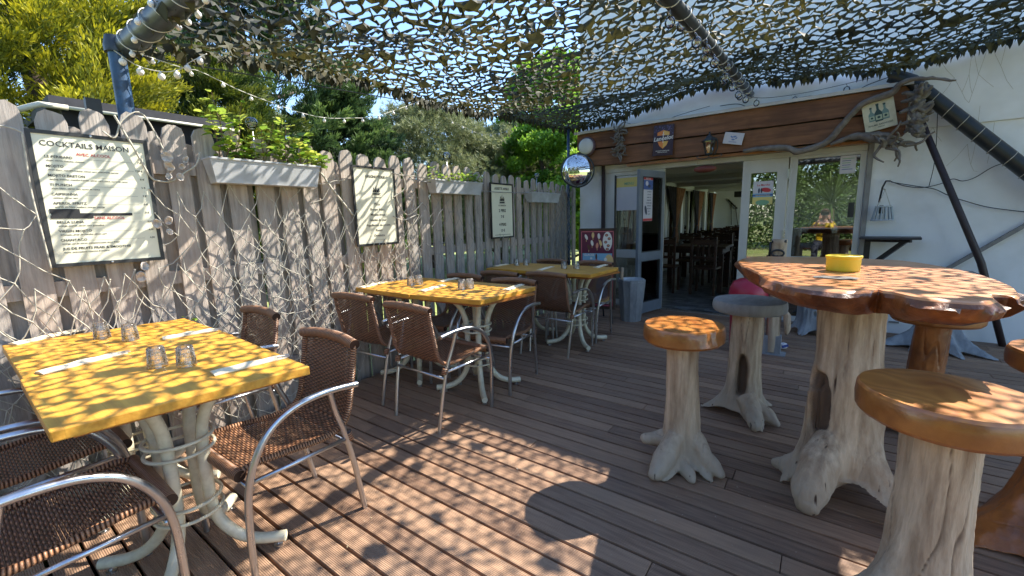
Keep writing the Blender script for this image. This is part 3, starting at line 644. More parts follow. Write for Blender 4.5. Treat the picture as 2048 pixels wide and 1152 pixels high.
# ================================================================== CHAIR
def make_chair(label, group, sx=1):
    t = thing('wicker_armchair', label, 'chair', (0, 0, 0), 0, group)
    ribs = smoothpath([(0, .225, .375), (0, .215, .405), (0, .17, .418), (0, .06, .410), (0, -.05, .398), (0, -.13, .40), (0, -.185, .425), (0, -.213, .48), (0, -.232, .57), (0, -.25, .66), (0, -.262, .74)], 4)
    W2 = .195
    def sheet(a, b_):
        m = MB(); nU = 12; pts = ribs[a:b_]; L = 0; vs = []; Ls = []
        for i, p in enumerate(pts):
            if i: L += (p-pts[i-1]).length
            Ls.append(L)
            for k in range(nU+1):
                u = -1+2*k/nU; zz = p.z-(.012*(1-u*u) if p.z < .43 else 0); yy = p.y-(.012*(1-u*u) if p.z >= .43 else 0)
                vs.append((u*W2, yy, zz))
        fs = []; uv = []
        for i in range(len(pts)-1):
            for k in range(nU):
                A = i*(nU+1)+k; fs.append((A, A+1, A+nU+2, A+nU+1)); u0, u1 = k/nU*2*W2, (k+1)/nU*2*W2; uv.append([(u0, Ls[i]), (u1, Ls[i]), (u1, Ls[i+1]), (u0, Ls[i+1])])
        return m.add(vs, fs, uv)
    sp = 24
    sheet(0, sp+1).build('seat', M['wicker'], t, smooth=True)
    sheet(sp, len(ribs)).build('backrest', M['wicker'], t, smooth=True)
    # wrapped rolls
    m = MB(); m.tube([(-W2-.012, .222, .402), (0, .226, .402), (W2+.012, .222, .402)], .020, 14); m.build('front_roll', M['wroll'], t, smooth=True, angle=50)
    m = MB(); m.tube(smoothpath([(-W2-.012, -.258, .745), (-W2*.4, -.272, .758), (W2*.4, -.272, .758), (W2+.012, -.258, .745)], 4), .0225, 14); m.build('top_roll', M['wroll'], t, smooth=True, angle=50)
    for s in (-1, 1):
        m = MB(); m.tube([(s*W2, p.y, p.z) for p in ribs[3:]], .0125, 10); m.build('side_roll', M['wroll'], t, smooth=True, angle=50)
    for s in (-1, 1):
        pts = [(s*.222, .222, 0), (s*.228, .222, .18), (s*.238, .214, .34), (s*.248, .185, .455), (s*.252, .125, .545), (s*.252, .04, .592), (s*.252, -.06, .606), (s*.250, -.15, .602), (s*.248, -.225, .592)]
        m = MB(); m.tube(smoothpath(pts, 6), .0125, 12); m.build('armrest_leg', M['alu'], t, smooth=True, angle=50)
        m = MB(); m.tube(smoothpath([(s*.205, -.24, 0), (s*.215, -.205, .22), (s*.224, -.165, .40), (s*.236, -.13, .50), (s*.25, -.105, .598)], 5), .0115, 12); m.build('rear_leg', M['alu'], t, smooth=True, angle=50)
        m = MB(); m.tube([(s*.235, .20, .375), (s*.222, -.175, .365)], .009, 8); m.build('side_rail', M['alu'], t, smooth=True)
        m = MB(); m.tube([(s*.218, -.19, .355), (s*.221, -.18, .395)], .0165, 10); m.build('rattan_wrap', M['wroll'], t, smooth=True)
    m = MB(); m.tube([(-.217, -.193, .33), (.217, -.193, .33)], .009, 8); m.build('rear_rail', M['alu'], t, smooth=True)
    m = MB(); m.tube([(-.236, .20, .35), (.236, .20, .35)], .009, 8); m.build('front_rail', M['alu'], t, smooth=True)
    return t
GC = 'wicker armchairs with aluminium frames at the yellow tables'
chairs = [
 (-1.81, .12, 0, 'brown wicker armchair nearest the camera at the lower left, its seat in shade'),
 (-2.40, .14, 0, 'wicker armchair at far left beside the fence, tucked under the nearest yellow table'),
 (-1.765, .745, 180, 'wicker armchair with sunlit seat facing the camera at the right end of the nearest table'),
 (-2.64, .84, 180, 'wicker armchair against the fence on the far side of the nearest table'),
 (-2.60, 1.94, 3, 'wicker armchair beside the fence with its back to the camera at the middle table'),
 (-1.96, 1.89, -2, 'wicker armchair with its back to the camera at the open end of the middle table'),
 (-1.98, 2.52, 186, 'wicker armchair behind the middle table, on its deck side and facing the camera'),
 (-2.58, 2.56, 180, 'wicker armchair behind the middle table, on its fence side and deep in shade'),
 (-1.98, 3.50, 0, 'wicker armchair with its back to the camera at the deck end of the farthest table'),
 (-2.43, 3.38, 2, 'wicker armchair with its back to the camera at the fence end of the farthest table'),
 (-1.99, 4.03, 182, 'wicker armchair behind the farthest table in front of the ice cream signboard'),
 (-2.55, 4.05, 180, 'wicker armchair behind the farthest table close to the fence')]
c0 = make_chair(chairs[0][3], GC)
for i, (x, y, a, lb) in enumerate(chairs):
    c = c0 if i == 0 else copy_tree(c0)
    c.location = (x, y, 0); c.rotation_euler = (0, 0, R(a)); c['label'] = lb

# ================================================================== TABLES
def make_pedestal(parent):
    for k in range(4):
        an = PI/4+k*PI/2+.04; ca, sa = math.cos(an), math.sin(an)
        prof = [(.215, .712), (.175, .69), (.125, .64), (.088, .56), (.074, .47), (.072, .33), (.076, .22), (.10, .14), (.155, .075), (.225, .045), (.315, .04)]
        pts = smoothpath([(r*ca, r*sa, z) for r, z in prof], 5)
        m = MB(); m.tube(pts, .0205, 12); m.build('pedestal_leg', M['cream'], parent, smooth=True, angle=50)
        m = MB(); m.lathe([(0, 0), (.016, 0), (.016, .008), (.006, .010), (.006, .025)], (.285*ca, .285*sa, 0), 10); m.build('levelling_foot', M['alu'], parent, smooth=True, angle=50)
    for z in (.50, .455, .26, .21):
        m = MB(); m.tube([(.104*math.cos(a), .104*math.sin(a), z) for a in np.linspace(0, 2*PI, 28, endpoint=False)], .0065, 8, closed=True); m.build('ring', M['cream'], parent, smooth=True)
    m = MB(); m.bar((-.17, -.17, .708), (.17, .17, .708), .03, .012); m.bar((-.17, .17, .702), (.17, -.17, .702), .03, .010); m.build('top_bracket', M['cream'], parent)
GT = 'yellow painted bistro tables on cream tube pedestals'
def table(corners, label, cen=None, first=[None]):
    cx = sum(c[0] for c in corners)/4; cy = sum(c[1] for c in corners)/4
    if first[0] is None:
        t = thing('bistro_table', label, 'table', (cx, cy, 0), 0, GT); make_pedestal(t); first[0] = t
    else:
        t = first[0].copy(); col.objects.link(t); t.location = (cx, cy, 0); t['label'] = label
        for ch in first[0].children:
            if ch.name.startswith('tabletop'): continue
            c = ch.copy(); col.objects.link(c); c.parent = t
    m = MB(); m.prism([(c[0]-cx, c[1]-cy) for c in corners], .718, .75); m.build('tabletop', M['tableyellow'], t, bevel=.004)
    m = MB(); m.prism([((c[0]-cx)*.86, (c[1]-cy)*.86) for c in corners], .7, .7175); m.build('under_frame', M['slabedge'], t)
    return t
table([(-2.195, .128), (-1.545, .118), (-1.45, .748), (-2.19, .785)], 'yellow table nearest the camera, its dappled top carrying two tumblers and two napkins')
table([(-2.945, .142), (-2.20, .135), (-2.196, .79), (-2.86, .80)], 'yellow table pushed against the fence under the cocktail menu')
table([(-2.305, 1.94), (-1.716, 2.01), (-1.70, 2.63), (-2.30, 2.62)], 'middle yellow table half on the deck side, lit by the sun')
table([(-2.955, 1.945), (-2.312, 1.94), (-2.307, 2.62), (-2.95, 2.61)], 'middle yellow table half on the fence side, lit by the sun')
table([(-2.225, 3.42), (-1.63, 3.42), (-1.612, 4.02), (-2.22, 4.03)], 'farthest table in shade, deck side half below the signboard')
table([(-2.83, 3.43), (-2.232, 3.42), (-2.227, 4.03), (-2.82, 4.03)], 'farthest table in shade, fence side half')

# tumblers
def tumbler(loc, label, first=[None]):
    if first[0] is None:
        m = MB(); r0, r1, h = .033, .026, .075     # upside down: wide rim on the table
        m.lathe([(r0, 0), (r0-.001, .004), (r1, h-.004), (r1-.004, h), (0, h)], n=20); m.lathe([(r0-.0025, 0), (r1-.003, h-.010), (0, h-.011)], n=20)
        o = m.build('tumbler', M['tumbler'], smooth=True, angle=40)
        for v in o.data.vertices:
            n_ = .0009*math.sin(v.co.z*420+math.atan2(v.co.y, v.co.x)*9); v.co.x *= 1+n_*20; v.co.y *= 1+n_*20
        first[0] = o
    else: o = first[0].copy(); col.objects.link(o)
    o.location = loc; tag(o, label, 'glass', 'upturned glass tumblers on the tables')
tum = [((205, 676), 'upturned tumbler on the nearest table, back pair, left one'), ((262, 680), 'upturned tumbler on the nearest table, back pair, right one'),
       ((316, 733), 'upturned tumbler on the nearest table, front pair, left one'), ((374, 731), 'upturned tumbler on the nearest table, front pair, right one'),
       ((822, 571), 'upturned tumbler at the seam of the middle table, left of its pair'), ((838, 568.5), 'upturned tumbler at the seam of the middle table, right of its pair'),
       ((924, 579), 'upturned tumbler on the deck side of the middle table, left of its pair'), ((940, 577), 'upturned tumbler on the deck side of the middle table, right of its pair'),
       ((1033, 530.5), 'upturned tumbler at the fence end of the farthest table, left of its pair'), ((1052, 530.5), 'upturned tumbler at the fence end of the farthest table, right of its pair'),
       ((1128, 537), 'upturned tumbler at the signboard end of the farthest table, left of its pair'), ((1153, 537.5), 'upturned tumbler at the signboard end of the farthest table, right of its pair')]
for (p, lb) in tum: v = onz(p[0], p[1], .7505); tumbler((v.x, v.y, .7505), lb)
# folded napkins with cutlery
def napkin(pa, pb, label, kraft=False):
    a, b = onz(*pa, .7505), onz(*pb, .7505); d = (b-a); L = d.length; an = math.atan2(d.y, d.x); c = (a+b)/2
    t = thing('folded_napkin', label, 'napkin', (c.x, c.y, .7505), an, 'paper napkins rolled round cutlery')
    n = 12; vs = []; wd = .030
    for layer in range(2):
        for i in range(n+1):
            u = i/n; x = -L/2+L*u; ww = wd*(1-.25*u)*(1+.05*math.sin(u*9)); z = .0006 if layer == 0 else .010+.005*math.sin(PI*u)+.002*math.sin(u*17)
            vs += [(x, -ww, z if layer == 0 else z*.35), (x, 0, z), (x, ww, z if layer == 0 else z*.5)]
    fs = []; o_ = 3*(n+1)
    for i in range(n):
        for k in range(2): fs.append((3*i+k, 3*i+k+1, 3*i+k+4, 3*i+k+3)[::-1]); fs.append((o_+3*i+k, o_+3*i+k+1, o_+3*i+k+4, o_+3*i+k+3))
        fs.append((3*i, o_+3*i, o_+3*i+3, 3*i+3)[::-1]); fs.append((3*i+2, o_+3*i+2, o_+3*i+5, 3*i+5))
    fs += [(0, 1, o_+1, o_), (1, 2, o_+2, o_+1), (3*n, 3*n+1, o_+3*n+1, o_+3*n)[::-1], (3*n+1, 3*n+2, o_+3*n+2, o_+3*n+1)[::-1]]
    m = MB(); m.add(vs, fs); m.build('paper', M['kraft' if kraft else 'napkin'], t)
    m = MB(); m.bar((L/2-.03, .004, .0095), (L/2+.018, .006, .006), .010, .003); m.bar((L/2-.03, -.012, .0085), (L/2+.012, -.014, .005), .012, .003); m.build('cutlery', M['alu'], t, bevel=.001)
for pa, pb, lb in [((25, 690), (165, 660), 'napkin lying at the fence end of the nearest table below the cocktail menu'), ((78, 748), (250, 706), 'napkin at the left front of the nearest table, mostly sunlit'),
                   ((325, 678), (435, 660), 'napkin at the back right of the nearest table beside the fence side chair'), ((425, 749), (570, 714), 'napkin at the right front of the nearest table, dark knife beneath it'),
                   ((722, 576), (772, 564), 'napkin at the left end of the middle table'), ((843, 583), (888, 571), 'napkin at the front centre of the middle table'),
                   ((880, 564), (915, 557), 'napkin at the back centre of the middle table'), ((1012, 581), (1044, 570), 'napkin at the right end of the middle table'),
                   ((990, 533), (1016, 529), 'napkin at the fence end of the farthest table'), ((1078, 541), (1105, 534), 'napkin in the middle of the farthest table'), ((1192, 536), (1212, 530), 'napkin at the signboard end of the farthest table')]:
    napkin(pa, pb, lb)

# ================================================================== DRIFTWOOD FURNITURE
def drift_mesh(h, r_top, r_low, roots, seed, lean=(0, 0), hollows=(), lumps=(), lift=.05, nth=120, nz=70, rough=1.0, flare=.03, power=2.6):
    vs = []; hol = []
    for j in range(nz+1):
        tz = (j/nz)**1.25; z = h*tz
        for i in range(nth):
            th = 2*PI*i/nth
            r = r_low+(r_top-r_low)*min(1, z/(h*.75)); r += flare*max(0, 1-z/.28)**2
            wt = 0
            for (a, reach, wd, hh) in roots:
                d = math.atan2(math.sin(th-a), math.cos(th-a)); g = math.exp(-(d/wd)**2); f = max(0, 1-z/hh)
                r += reach*g*f**power; wt = max(wt, g)
            for (a, zc, wa, wz, amp) in lumps:
                d = math.atan2(math.sin(th-a), math.cos(th-a)); r += amp*math.exp(-(d/wa)**2-((z-zc)/wz)**2)
            r *= 1+rough*(.10*noise.noise(Vector((math.cos(th)*1.6, math.sin(th)*1.6, z*3+seed)))+.05*noise.noise(Vector((math.cos(th)*6, math.sin(th)*6, z*4+seed)))+.022*noise.noise(Vector((math.cos(th)*20, math.sin(th)*20, z*7+seed)))-.055*max(0, .35-abs(noise.noise(Vector((math.cos(th)*3.2, math.sin(th)*3.2, z*1.1+seed*2)))*4))*1.6)
            hv = 0
            for (a, zc, wa, wz, dep) in hollows:
                d = math.atan2(math.sin(th-a), math.cos(th-a)); q = (d/wa)**2+((z-zc)/wz)**2+.35*noise.noise(Vector((th*4, z*14, seed)))
                if q < 1.15:
                    k = min(1, (1.15-q)/.35); r -= dep*k; hv = max(hv, k)
            zz = z
            if z < .14: zz = max(z, lift*(1-wt)*(1-z/.14)+z)
            lx, ly = lean[0]*z/h, lean[1]*z/h
            vs.append((r*math.cos(th)+lx, r*math.sin(th)+ly, zz)); hol.append(hv)
    fs = []
    for j in range(nz):
        for i in range(nth):
            k = (i+1) % nth; fs.append((j*nth+i, j*nth+k, (j+1)*nth+k, (j+1)*nth+i))
    fs.append(tuple(range(nth))[::-1]); fs.append(tuple(nz*nth+i for i in range(nth)))
    return vs, fs, hol
def drift_build(name, parent, mat, hollow_extra=(), toes=(), vox=.0050, disp=1.0, **k):
    """stump and roots are grown together (voxel union), then weathered by displacement"""
    vs, fs, hol = drift_mesh(**k); m = MB(); m.add(vs, fs)
    for (pts, rs) in toes:
        a = len(m.v); m.tube(smoothpath(pts, 5), list(np.interp(np.linspace(0, 1, (len(pts)-1)*5+1), np.linspace(0, 1, len(rs)), rs)), 16)
        P_ = smoothpath(pts, 5); m.ball(tuple(P_[-1]), rs[-1]*.98, 14, 8)
        for q in range(a, len(m.v)):
            v = Vector(m.v[q]); nn = .012*noise.noise(v*15); m.v[q] = (v.x+nn, v.y+nn, max(0, v.z+nn*.6))
    o = m.build(name, mat, parent, smooth=True)
    md = o.modifiers.new('r', 'REMESH'); md.mode = 'VOXEL'; md.voxel_size = vox; sm = o.modifiers.new('s', 'SMOOTH'); sm.iterations = 10; sm.factor = .6
    dg = bpy.context.evaluated_depsgraph_get(); me = bpy.data.meshes.new_from_object(o.evaluated_get(dg)); o.modifiers.clear(); old = o.data; o.data = me; bpy.data.meshes.remove(old)
    me.name = name
    if not me.materials: me.materials.append(mat)
    from mathutils.kdtree import KDTree
    kd = KDTree(len(vs))
    for i, v in enumerate(vs): kd.insert(v, i)
    kd.balance()
    hv = np.zeros(len(me.vertices), np.float32); co = np.empty(len(me.vertices)*3, np.float32); me.vertices.foreach_get('co', co); co = co.reshape(-1, 3)
    nr = np.array([v.normal[:] for v in me.vertices]); sd_ = k.get('seed', 1)*1.7; out = co.copy(); H_ = k['h']
    for i in range(len(co)):
        v = Vector(co[i]); nb = kd.find_n(v, 9); dist = nb[0][2]; hv[i] = sum(hol[q_[1]] for q_ in nb)/9 if dist < .03 else 0
        g = noise.noise(Vector((v.x*42, v.y*42, v.z*5+sd_))); cr = noise.noise(Vector((v.x*13+sd_, v.y*13, v.z*1.3))); kn = noise.noise(Vector((v.x*7, v.y*7, v.z*6+sd_)))
        crk = -max(0, 1-abs(cr)/.028)*.0055*min(1, max(0, .5+2.5*noise.noise(Vector((v.x*5, v.y*5, v.z*2.2+sd_*3)))))
        d = (g*.0028+kn*.006+crk+noise.noise(v*55)*.0012)*disp
        if v.z > H_-.01: d = 0
        out[i] = co[i]+nr[i]*d; out[i][2] = max(0, out[i][2]) if v.z < .03 else out[i][2]
        hv[i] = max(hv[i], min(.8, max(0, -crk/.0055-.25)*1.3)*min(1, max(0, v.z-.10)*8))
    me.vertices.foreach_set('co', out.reshape(-1)); me.polygons.foreach_set('use_smooth', [True]*len(me.polygons)); me.update()
    at = me.attributes.new('hollow', 'FLOAT', 'POINT'); at.data.foreach_set('value', hv)
    return o
def slab_disc(cx, cy, r, z1, th, seed, name, mats, parent, irr=.04, notch=None, n=72):
    """round log slice: top, rounded rim, underside"""
    rings = [(1.0-.90, z1-th), (.93, z1-th), (.985, z1-th+.012), (1.0, z1-th*.5), (.985, z1-.010), (.955, z1-.001), (.6, z1), (.02, z1)]
    vs = []; 
    for (f, z) in rings:
        for i in range(n):
            a = 2*PI*i/n; rr = r*(1+irr*noise.noise(Vector((math.cos(a)*1.3, math.sin(a)*1.3, seed)))+.012*noise.noise(Vector((math.cos(a)*7, math.sin(a)*7, seed+z*9))))
            if notch and f > .9:
                d = math.atan2(math.sin(a-notch[0]), math.cos(a-notch[0])); rr -= notch[2]*math.exp(-(d/notch[1])**2)*(1+.5*noise.noise(Vector((a*9, z*30, 1))))*(1 if z > z1-th*.7 else .3)
            vs.append((cx+rr*f*math.cos(a), cy+rr*f*math.sin(a), z))
    m = MB(); fs = []; mi = []
    for j in range(len(rings)-1):
        for i in range(n):
            k = (i+1) % n; fs.append((j*n+i, j*n+k, (j+1)*n+k, (j+1)*n+i)); mi.append(1 if j < 4 else 0)
    fs.append(tuple(range(n))[::-1]); mi.append(1); fs.append(tuple((len(rings)-1)*n+i for i in range(n))); mi.append(0)
    m.add(vs, fs); m.m = mi
    return m.build(name, mats, parent, smooth=True, angle=35)
GS = 'driftwood bar stools round the slab table'
TB = thing('slab_bar_table', 'high table with thick live edge burl slab on a bleached tree stump', 'bar table', (.14, 2.27, 0))
# outline of the slab at z = .98 (world metres, relative to the stump)
outl = [(1480, 524), (1476, 533), (1492, 542), (1513, 552), (1530, 562), (1552, 570), (1580, 577), (1612, 582), (1650, 586), (1690, 590), (1722, 590), (1742, 589), (1756, 586), (1768, 589), (1790, 592), (1825, 600), (1870, 606), (1920, 610), (1960, 612), (1985, 611), (1995, 607), (1990, 601), (1986, 597), (1996, 597), (2020, 598), (2038, 601), (2044, 594), (2030, 580), (2000, 567), (1965, 556), (1925, 546), (1880, 538), (1835, 531), (1790, 526), (1745, 524), (1700, 521), (1650, 520), (1600, 520), (1550, 519), (1510, 519)]
op = [onz(x, y-7, .98) for x, y in outl]
op = smoothpath([(p.x-.14, p.y-2.27, 0) for p in op], 4, closed=True)
m = MB(); n = len(op); cen = Vector((sum(p.x for p in op)/n, sum(p.y for p in op)/n, 0)); vs = []; mi = []
# bottom ring sits inside the top one: thick, chipped, rounded edge
rings = [(.80, .902, 0), (.885, .896, .016), (.95, .912, .026), (.99, .938, .024), (1.0, .960, .012), (.993, .972, .003), (.975, .979, .001), (.80, .98, 0), (.4, .98, 0), (.02, .98, 0)]
for (f, z, a_) in [(q_[0], q_[1], q_[2]*1.9) for q_ in rings]:
    for i, p in enumerate(op):
        q = cen+(p-cen)*f; nn = noise.noise(Vector((p.x*9, p.y*9, z*14)))+.5*noise.noise(Vector((p.x*26, p.y*26, z*30))); d = (p-cen).normalized()
        vs.append((q.x+d.x*a_*nn*1.5, q.y+d.y*a_*nn*1.5, z+(a_*nn*.6 if z < .96 else 0)+(.0015*noise.noise(Vector((q.x*6, q.y*6, 1))) if z >= .979 else 0)))
fs = []
for j in range(len(rings)-1):
    for i in range(n): k = (i+1) % n; fs.append((j*n+i, j*n+k, (j+1)*n+k, (j+1)*n+i)); mi.append(1 if j < 5 else 0)
fs.append(tuple(range(n))[::-1]); mi.append(1); fs.append(tuple((len(rings)-1)*n+i for i in range(n))); mi.append(0)
m.add(vs, fs); m.m = mi; m.build('slab_top', [M['slabred'], M['bark']], TB, smooth=True, angle=40)
m = MB(); m.box(.02, .20, -.10, .06, .862, .888); m.build('spacer_block', M['greyslab'], TB)
drift_build('stump', TB, M['drift'], h=.885, r_top=.120, r_low=.142, seed=3, lean=(-.015, .02), lift=.13, power=2.4, flare=.01,
            roots=[(R(240), .07, .30, .42), (R(200), .09, .28, .60), (R(322), .29, .30, .42), (R(60), .20, .4, .35), (R(120), .16, .35, .35)],
            hollows=[(R(228), .40, .30, .16, .035), (R(212), .52, .16, .05, .03), (R(200), .44, .12, .05, .02)], lumps=[(R(214), .46, .35, .13, .035), (R(262), .22, .3, .08, .03)],
            toes=[([(-.05, -.08, .30), (-.075, -.15, .19), (-.10, -.22, .08), (-.105, -.25, .04)], [.045, .075, .066, .050]), ([(-.12, -.02, .12), (-.19, -.01, .07), (-.235, 0, .05)], [.05, .042, .030])])
m = MB()   # chipped knot hole in the slab top
kh = onz(1672, 556, .981); m.lathe([(.0, .0), (.03, .001), (.055, .0025), (.062, .0035)], (0, 0, 0), 18)
for i, v in enumerate(m.v): s_ = 1+.45*noise.noise(Vector((v[0]*40, v[1]*40, 2))); m.v[i] = (v[0]*1.25*s_+kh.x-.14, v[1]*.75*s_+kh.y-2.27, .9822+v[2]*.5)
m.build('knot', M['driftgrey'], TB)

def stool(x, y, label, seat, mats, trunk, zt=.73, th=.085, rs=.185, seatoff=(0, 0), notch=None, seed=1, toes=(), mat='drift', name='driftwood_stool'):
    t = thing(name, label, 'stool', (x, y, 0), 0, GS)
    slab_disc(seatoff[0], seatoff[1], rs, zt, th, seed, 'seat', mats, t, notch=notch)
    k = dict(h=zt-th+.002, r_top=.083, r_low=.095, seed=seed*3.3, roots=[], lean=seatoff); k.update(trunk)
    drift_build('stump', t, M[mat], toes=toes, **k); return t
SM = [M['slab'], M['slabedge']]
stool(-.50, 2.115, 'sunlit round stool with chipped varnished seat on a pale root stump, nearest the dining tables', None, SM,
      dict(r_top=.076, r_low=.088, roots=[(R(262), .13, .30, .26), (R(330), .10, .30, .24), (R(200), .05, .3, .2), (R(75), .1, .4, .2)], flare=.012, lift=.05, power=2.2), zt=.73, seatoff=(-.01, -.02), notch=(R(-35), .5, .022), seed=2,
      toes=[([(-.02, -.07, .16), (-.045, -.16, .07), (-.055, -.215, .035)], [.052, .050, .034]), ([(.05, -.02, .17), (.13, -.04, .075), (.19, -.055, .035)], [.05, .045, .028]), ([(-.06, -.02, .13), (-.12, -.06, .12), (-.165, -.085, .115)], [.045, .034, .028]), ([(.02, -.09, .06), (.065, -.13, .03), (.09, -.16, .015)], [.03, .024, .012])])
stool(-.33, 2.90, 'weathered grey seat stool with hollow stump, behind the sunlit stool', None, [M['greyslab'], M['greyslab']],
      dict(r_top=.085, r_low=.105, roots=[(R(300), .12, .3, .3), (R(190), .12, .35, .24), (R(60), .12, .4, .24)], hollows=[(R(268), .27, .42, .13, .05)], flare=.03, lift=.05), zt=.73, th=.07, rs=.20, seatoff=(.0, 0.0), seed=4,
      toes=[([(.03, -.09, .14), (.08, -.18, .06), (.10, -.23, .03)], [.06, .05, .03]), ([(.06, -.05, .12), (.16, -.10, .05), (.20, -.12, .03)], [.04, .03, .02])])
stool(.325, 1.66, 'large stool with thick varnished seat nearest the camera at lower right', None, SM,
      dict(r_top=.085, r_low=.105, roots=[(R(215), .17, .30, .34), (R(330), .12, .3, .3), (R(90), .1, .4, .25)], flare=.03, lift=.03), zt=.73, th=.088, rs=.205, seed=7,
      toes=[([(-.09, -.06, .10), (-.18, -.10, .04), (-.23, -.09, .03)], [.05, .035, .02])])
stool(.80, 2.36, 'stool with varnished orange root base at the right edge of the photograph', None, SM,
      dict(r_top=.10, r_low=.13, roots=[(R(210), .20, .45, .32), (R(260), .15, .35, .3), (R(90), .15, .4, .3)], hollows=[(R(235), .16, .3, .05, .03)], flare=.05, lift=.02), zt=.73, th=.08, rs=.20, seed=9, mat='orangetrunk')
stool(.50, 3.15, 'stool behind the slab table with a varnished orange stump', None, SM,
      dict(r_top=.075, r_low=.085, roots=[(R(200), .08, .4, .25), (R(300), .1, .35, .2), (R(80), .12, .4, .25)], flare=.03), zt=.73, th=.085, rs=.19, seed=12, mat='orangetrunk', seatoff=(.03, 0))
# ashtray
p = onz(1685, 541, .981); t = thing('round_ashtray', 'yellow round ashtray standing on the burl slab table', 'ashtray', (p.x, p.y, .981))
m = MB(); m.lathe([(0, 0), (.060, 0), (.063, .004), (.064, .056), (.068, .060), (.068, .068), (.060, .070), (.057, .064), (.055, .035), (0, .033)], n=40); m.build('bowl', M['yellowpl'], t, smooth=True, angle=35)
m = MB(); m.lathe([(.030, .052), (.034, .056), (.034, .066), (.030, .069), (.026, .064)], n=24); m.bar((-.055, 0, .064), (.055, 0, .064), .014, .006); m.build('insert', M['yellowpl'], t, smooth=True, angle=35)

# ================================================================== AROUND THE DOOR
# driftwood ash post
p = onz(1542, 706, 0); t = thing('driftwood_ash_post', 'slim driftwood post with a steel foot plate and a clipped ashtray by the doors', 'post', (p.x, p.y, 0))
m = MB(); m.box(-.11, .11, -.07, .07, 0, .008); m.box(-.085, .07, -.045, .045, .008, .17); m.build('foot_plate', M['greypaint'], t)
vs, fs, hol = drift_mesh(h=1.0, r_top=.058, r_low=.05, roots=[], seed=8, flare=0, lift=0, nth=40, nz=40, rough=1.3, hollows=[(R(300), .86, .25, .06, .02)])
m = MB(); m.add([(v[0], v[1], v[2]+.02) for v in vs], fs); o = m.build('driftwood_pole', M['drift'], t, smooth=True)
m = MB(); m.tube([(.06, 0, .42), (.10, -.02, .36), (.11, -.02, .24), (.105, -.02, .19)], [.02, .03, .024, .012], 10); m.build('side_root', M['drift'], t, smooth=True)
m = MB(); m.tube([(.045*math.cos(a)+.0, -.075, .905+.028*math.sin(a)) for a in np.linspace(0, 2*PI, 16, endpoint=False)], .008, 8, closed=True); m.tube([(.0, -.055, .88), (-.03, -.08, .86)], .010, 8); m.build('clip', M['black'], t, smooth=True)
m = MB(); m.tube([(-.055, -.03, 1.0), (.055, -.03, 1.005)], .012, 8); m.tube([(-.06, -.03, 1.0), (-.066, -.03, .85)], .009, 8); m.build('cap', M['black'], t, smooth=True)
p = onz(1565, 698, 0); t = thing('crumpled_packet', 'small crumpled white and blue packet lying by the foot plate', 'packet', (p.x, p.y, 0), .5)
m = MB(); m.ball((0, 0, .03), .045, 10, 7, (1, .7, .68)); m.v = [(v[0]*(1+.25*noise.noise(Vector(v)*40)), v[1], max(.001, v[2]*(1+.2*noise.noise(Vector(v)*50)))) for v in m.v]; m.build('wrapper', M['paper'], t)
m = MB(); m.bar((-.02, -.033, .03), (.03, -.034, .045), .004, .022); m.build('blue_print', mk('blue_ink', (.03, .06, .25), rough=.5), t)
# red bin
t = thing('red_bin', 'crimson plastic bin with a domed top half hidden by the bar table', 'bin', (-.50, 4.32, 0))
m = MB(); m.lathe([(0, 0), (.125, 0), (.13, .01), (.15, .50), (.152, .51)], n=32); m.build('bin_body', M['red'], t, smooth=True, angle=40)
m = MB(); m.lathe([(.16, .505), (.162, .53), (.155, .58), (.13, .635), (.08, .665), (0, .68)], n=32); m.build('dome_lid', M['red'], t, smooth=True, angle=40)
# root blocks at the wall
t = thing('root_stump_table', 'grey painted root stump supporting a grey board against the white wall', 'table', (.90, 5.27, 0))
drift_build('root_stump', t, M['greypaint'], h=.66, r_top=.12, r_low=.16, seed=21, flare=.06, lift=.03, nth=96, power=1.8, roots=[(R(200), .26, .26, .24), (R(235), .16, .14, .3), (R(262), .14, .14, .3), (R(290), .16, .16, .28), (R(325), .2, .2, .26), (R(30), .1, .3, .2)])
m = MB(); m.box(-.19, .21, -.16, .18, .661, .69); m.build('board', M['greyslab'], t, bevel=.004)
t = thing('root_block', 'weathered blue grey root block standing below the big window', 'root block', (-.03, 5.30, 0))
drift_build('root', t, M['greypaint'], h=.46, r_top=.12, r_low=.13, seed=31, flare=.02, lift=.06, rough=1.7, roots=[(R(250), .10, .3, .25), (R(320), .1, .3, .2), (R(180), .08, .3, .2)], hollows=[(R(250), .3, .12, .03, .03), (R(285), .22, .1, .03, .03)])
# wall shelf
t = thing('wall_shelf', 'small dark shelf board on a black triangular bracket beside the window', 'shelf', (.36, FY, 0))
m = MB(); m.box(-.03, .42, -.30, -.02, .965, .985, rot=R(-6), c=(0, 0)); m.build('shelf_board', M['board'], t, bevel=.003)
m = MB(); m.box(.0, .05, -.02, -.002, .60, .964); m.bar((.025, -.025, .64), (.30, -.2, .955), .035, .04); m.bar((.02, -.03, .945), (.33, -.22, .948), .035, .03); m.build('bracket', M['black'], t)

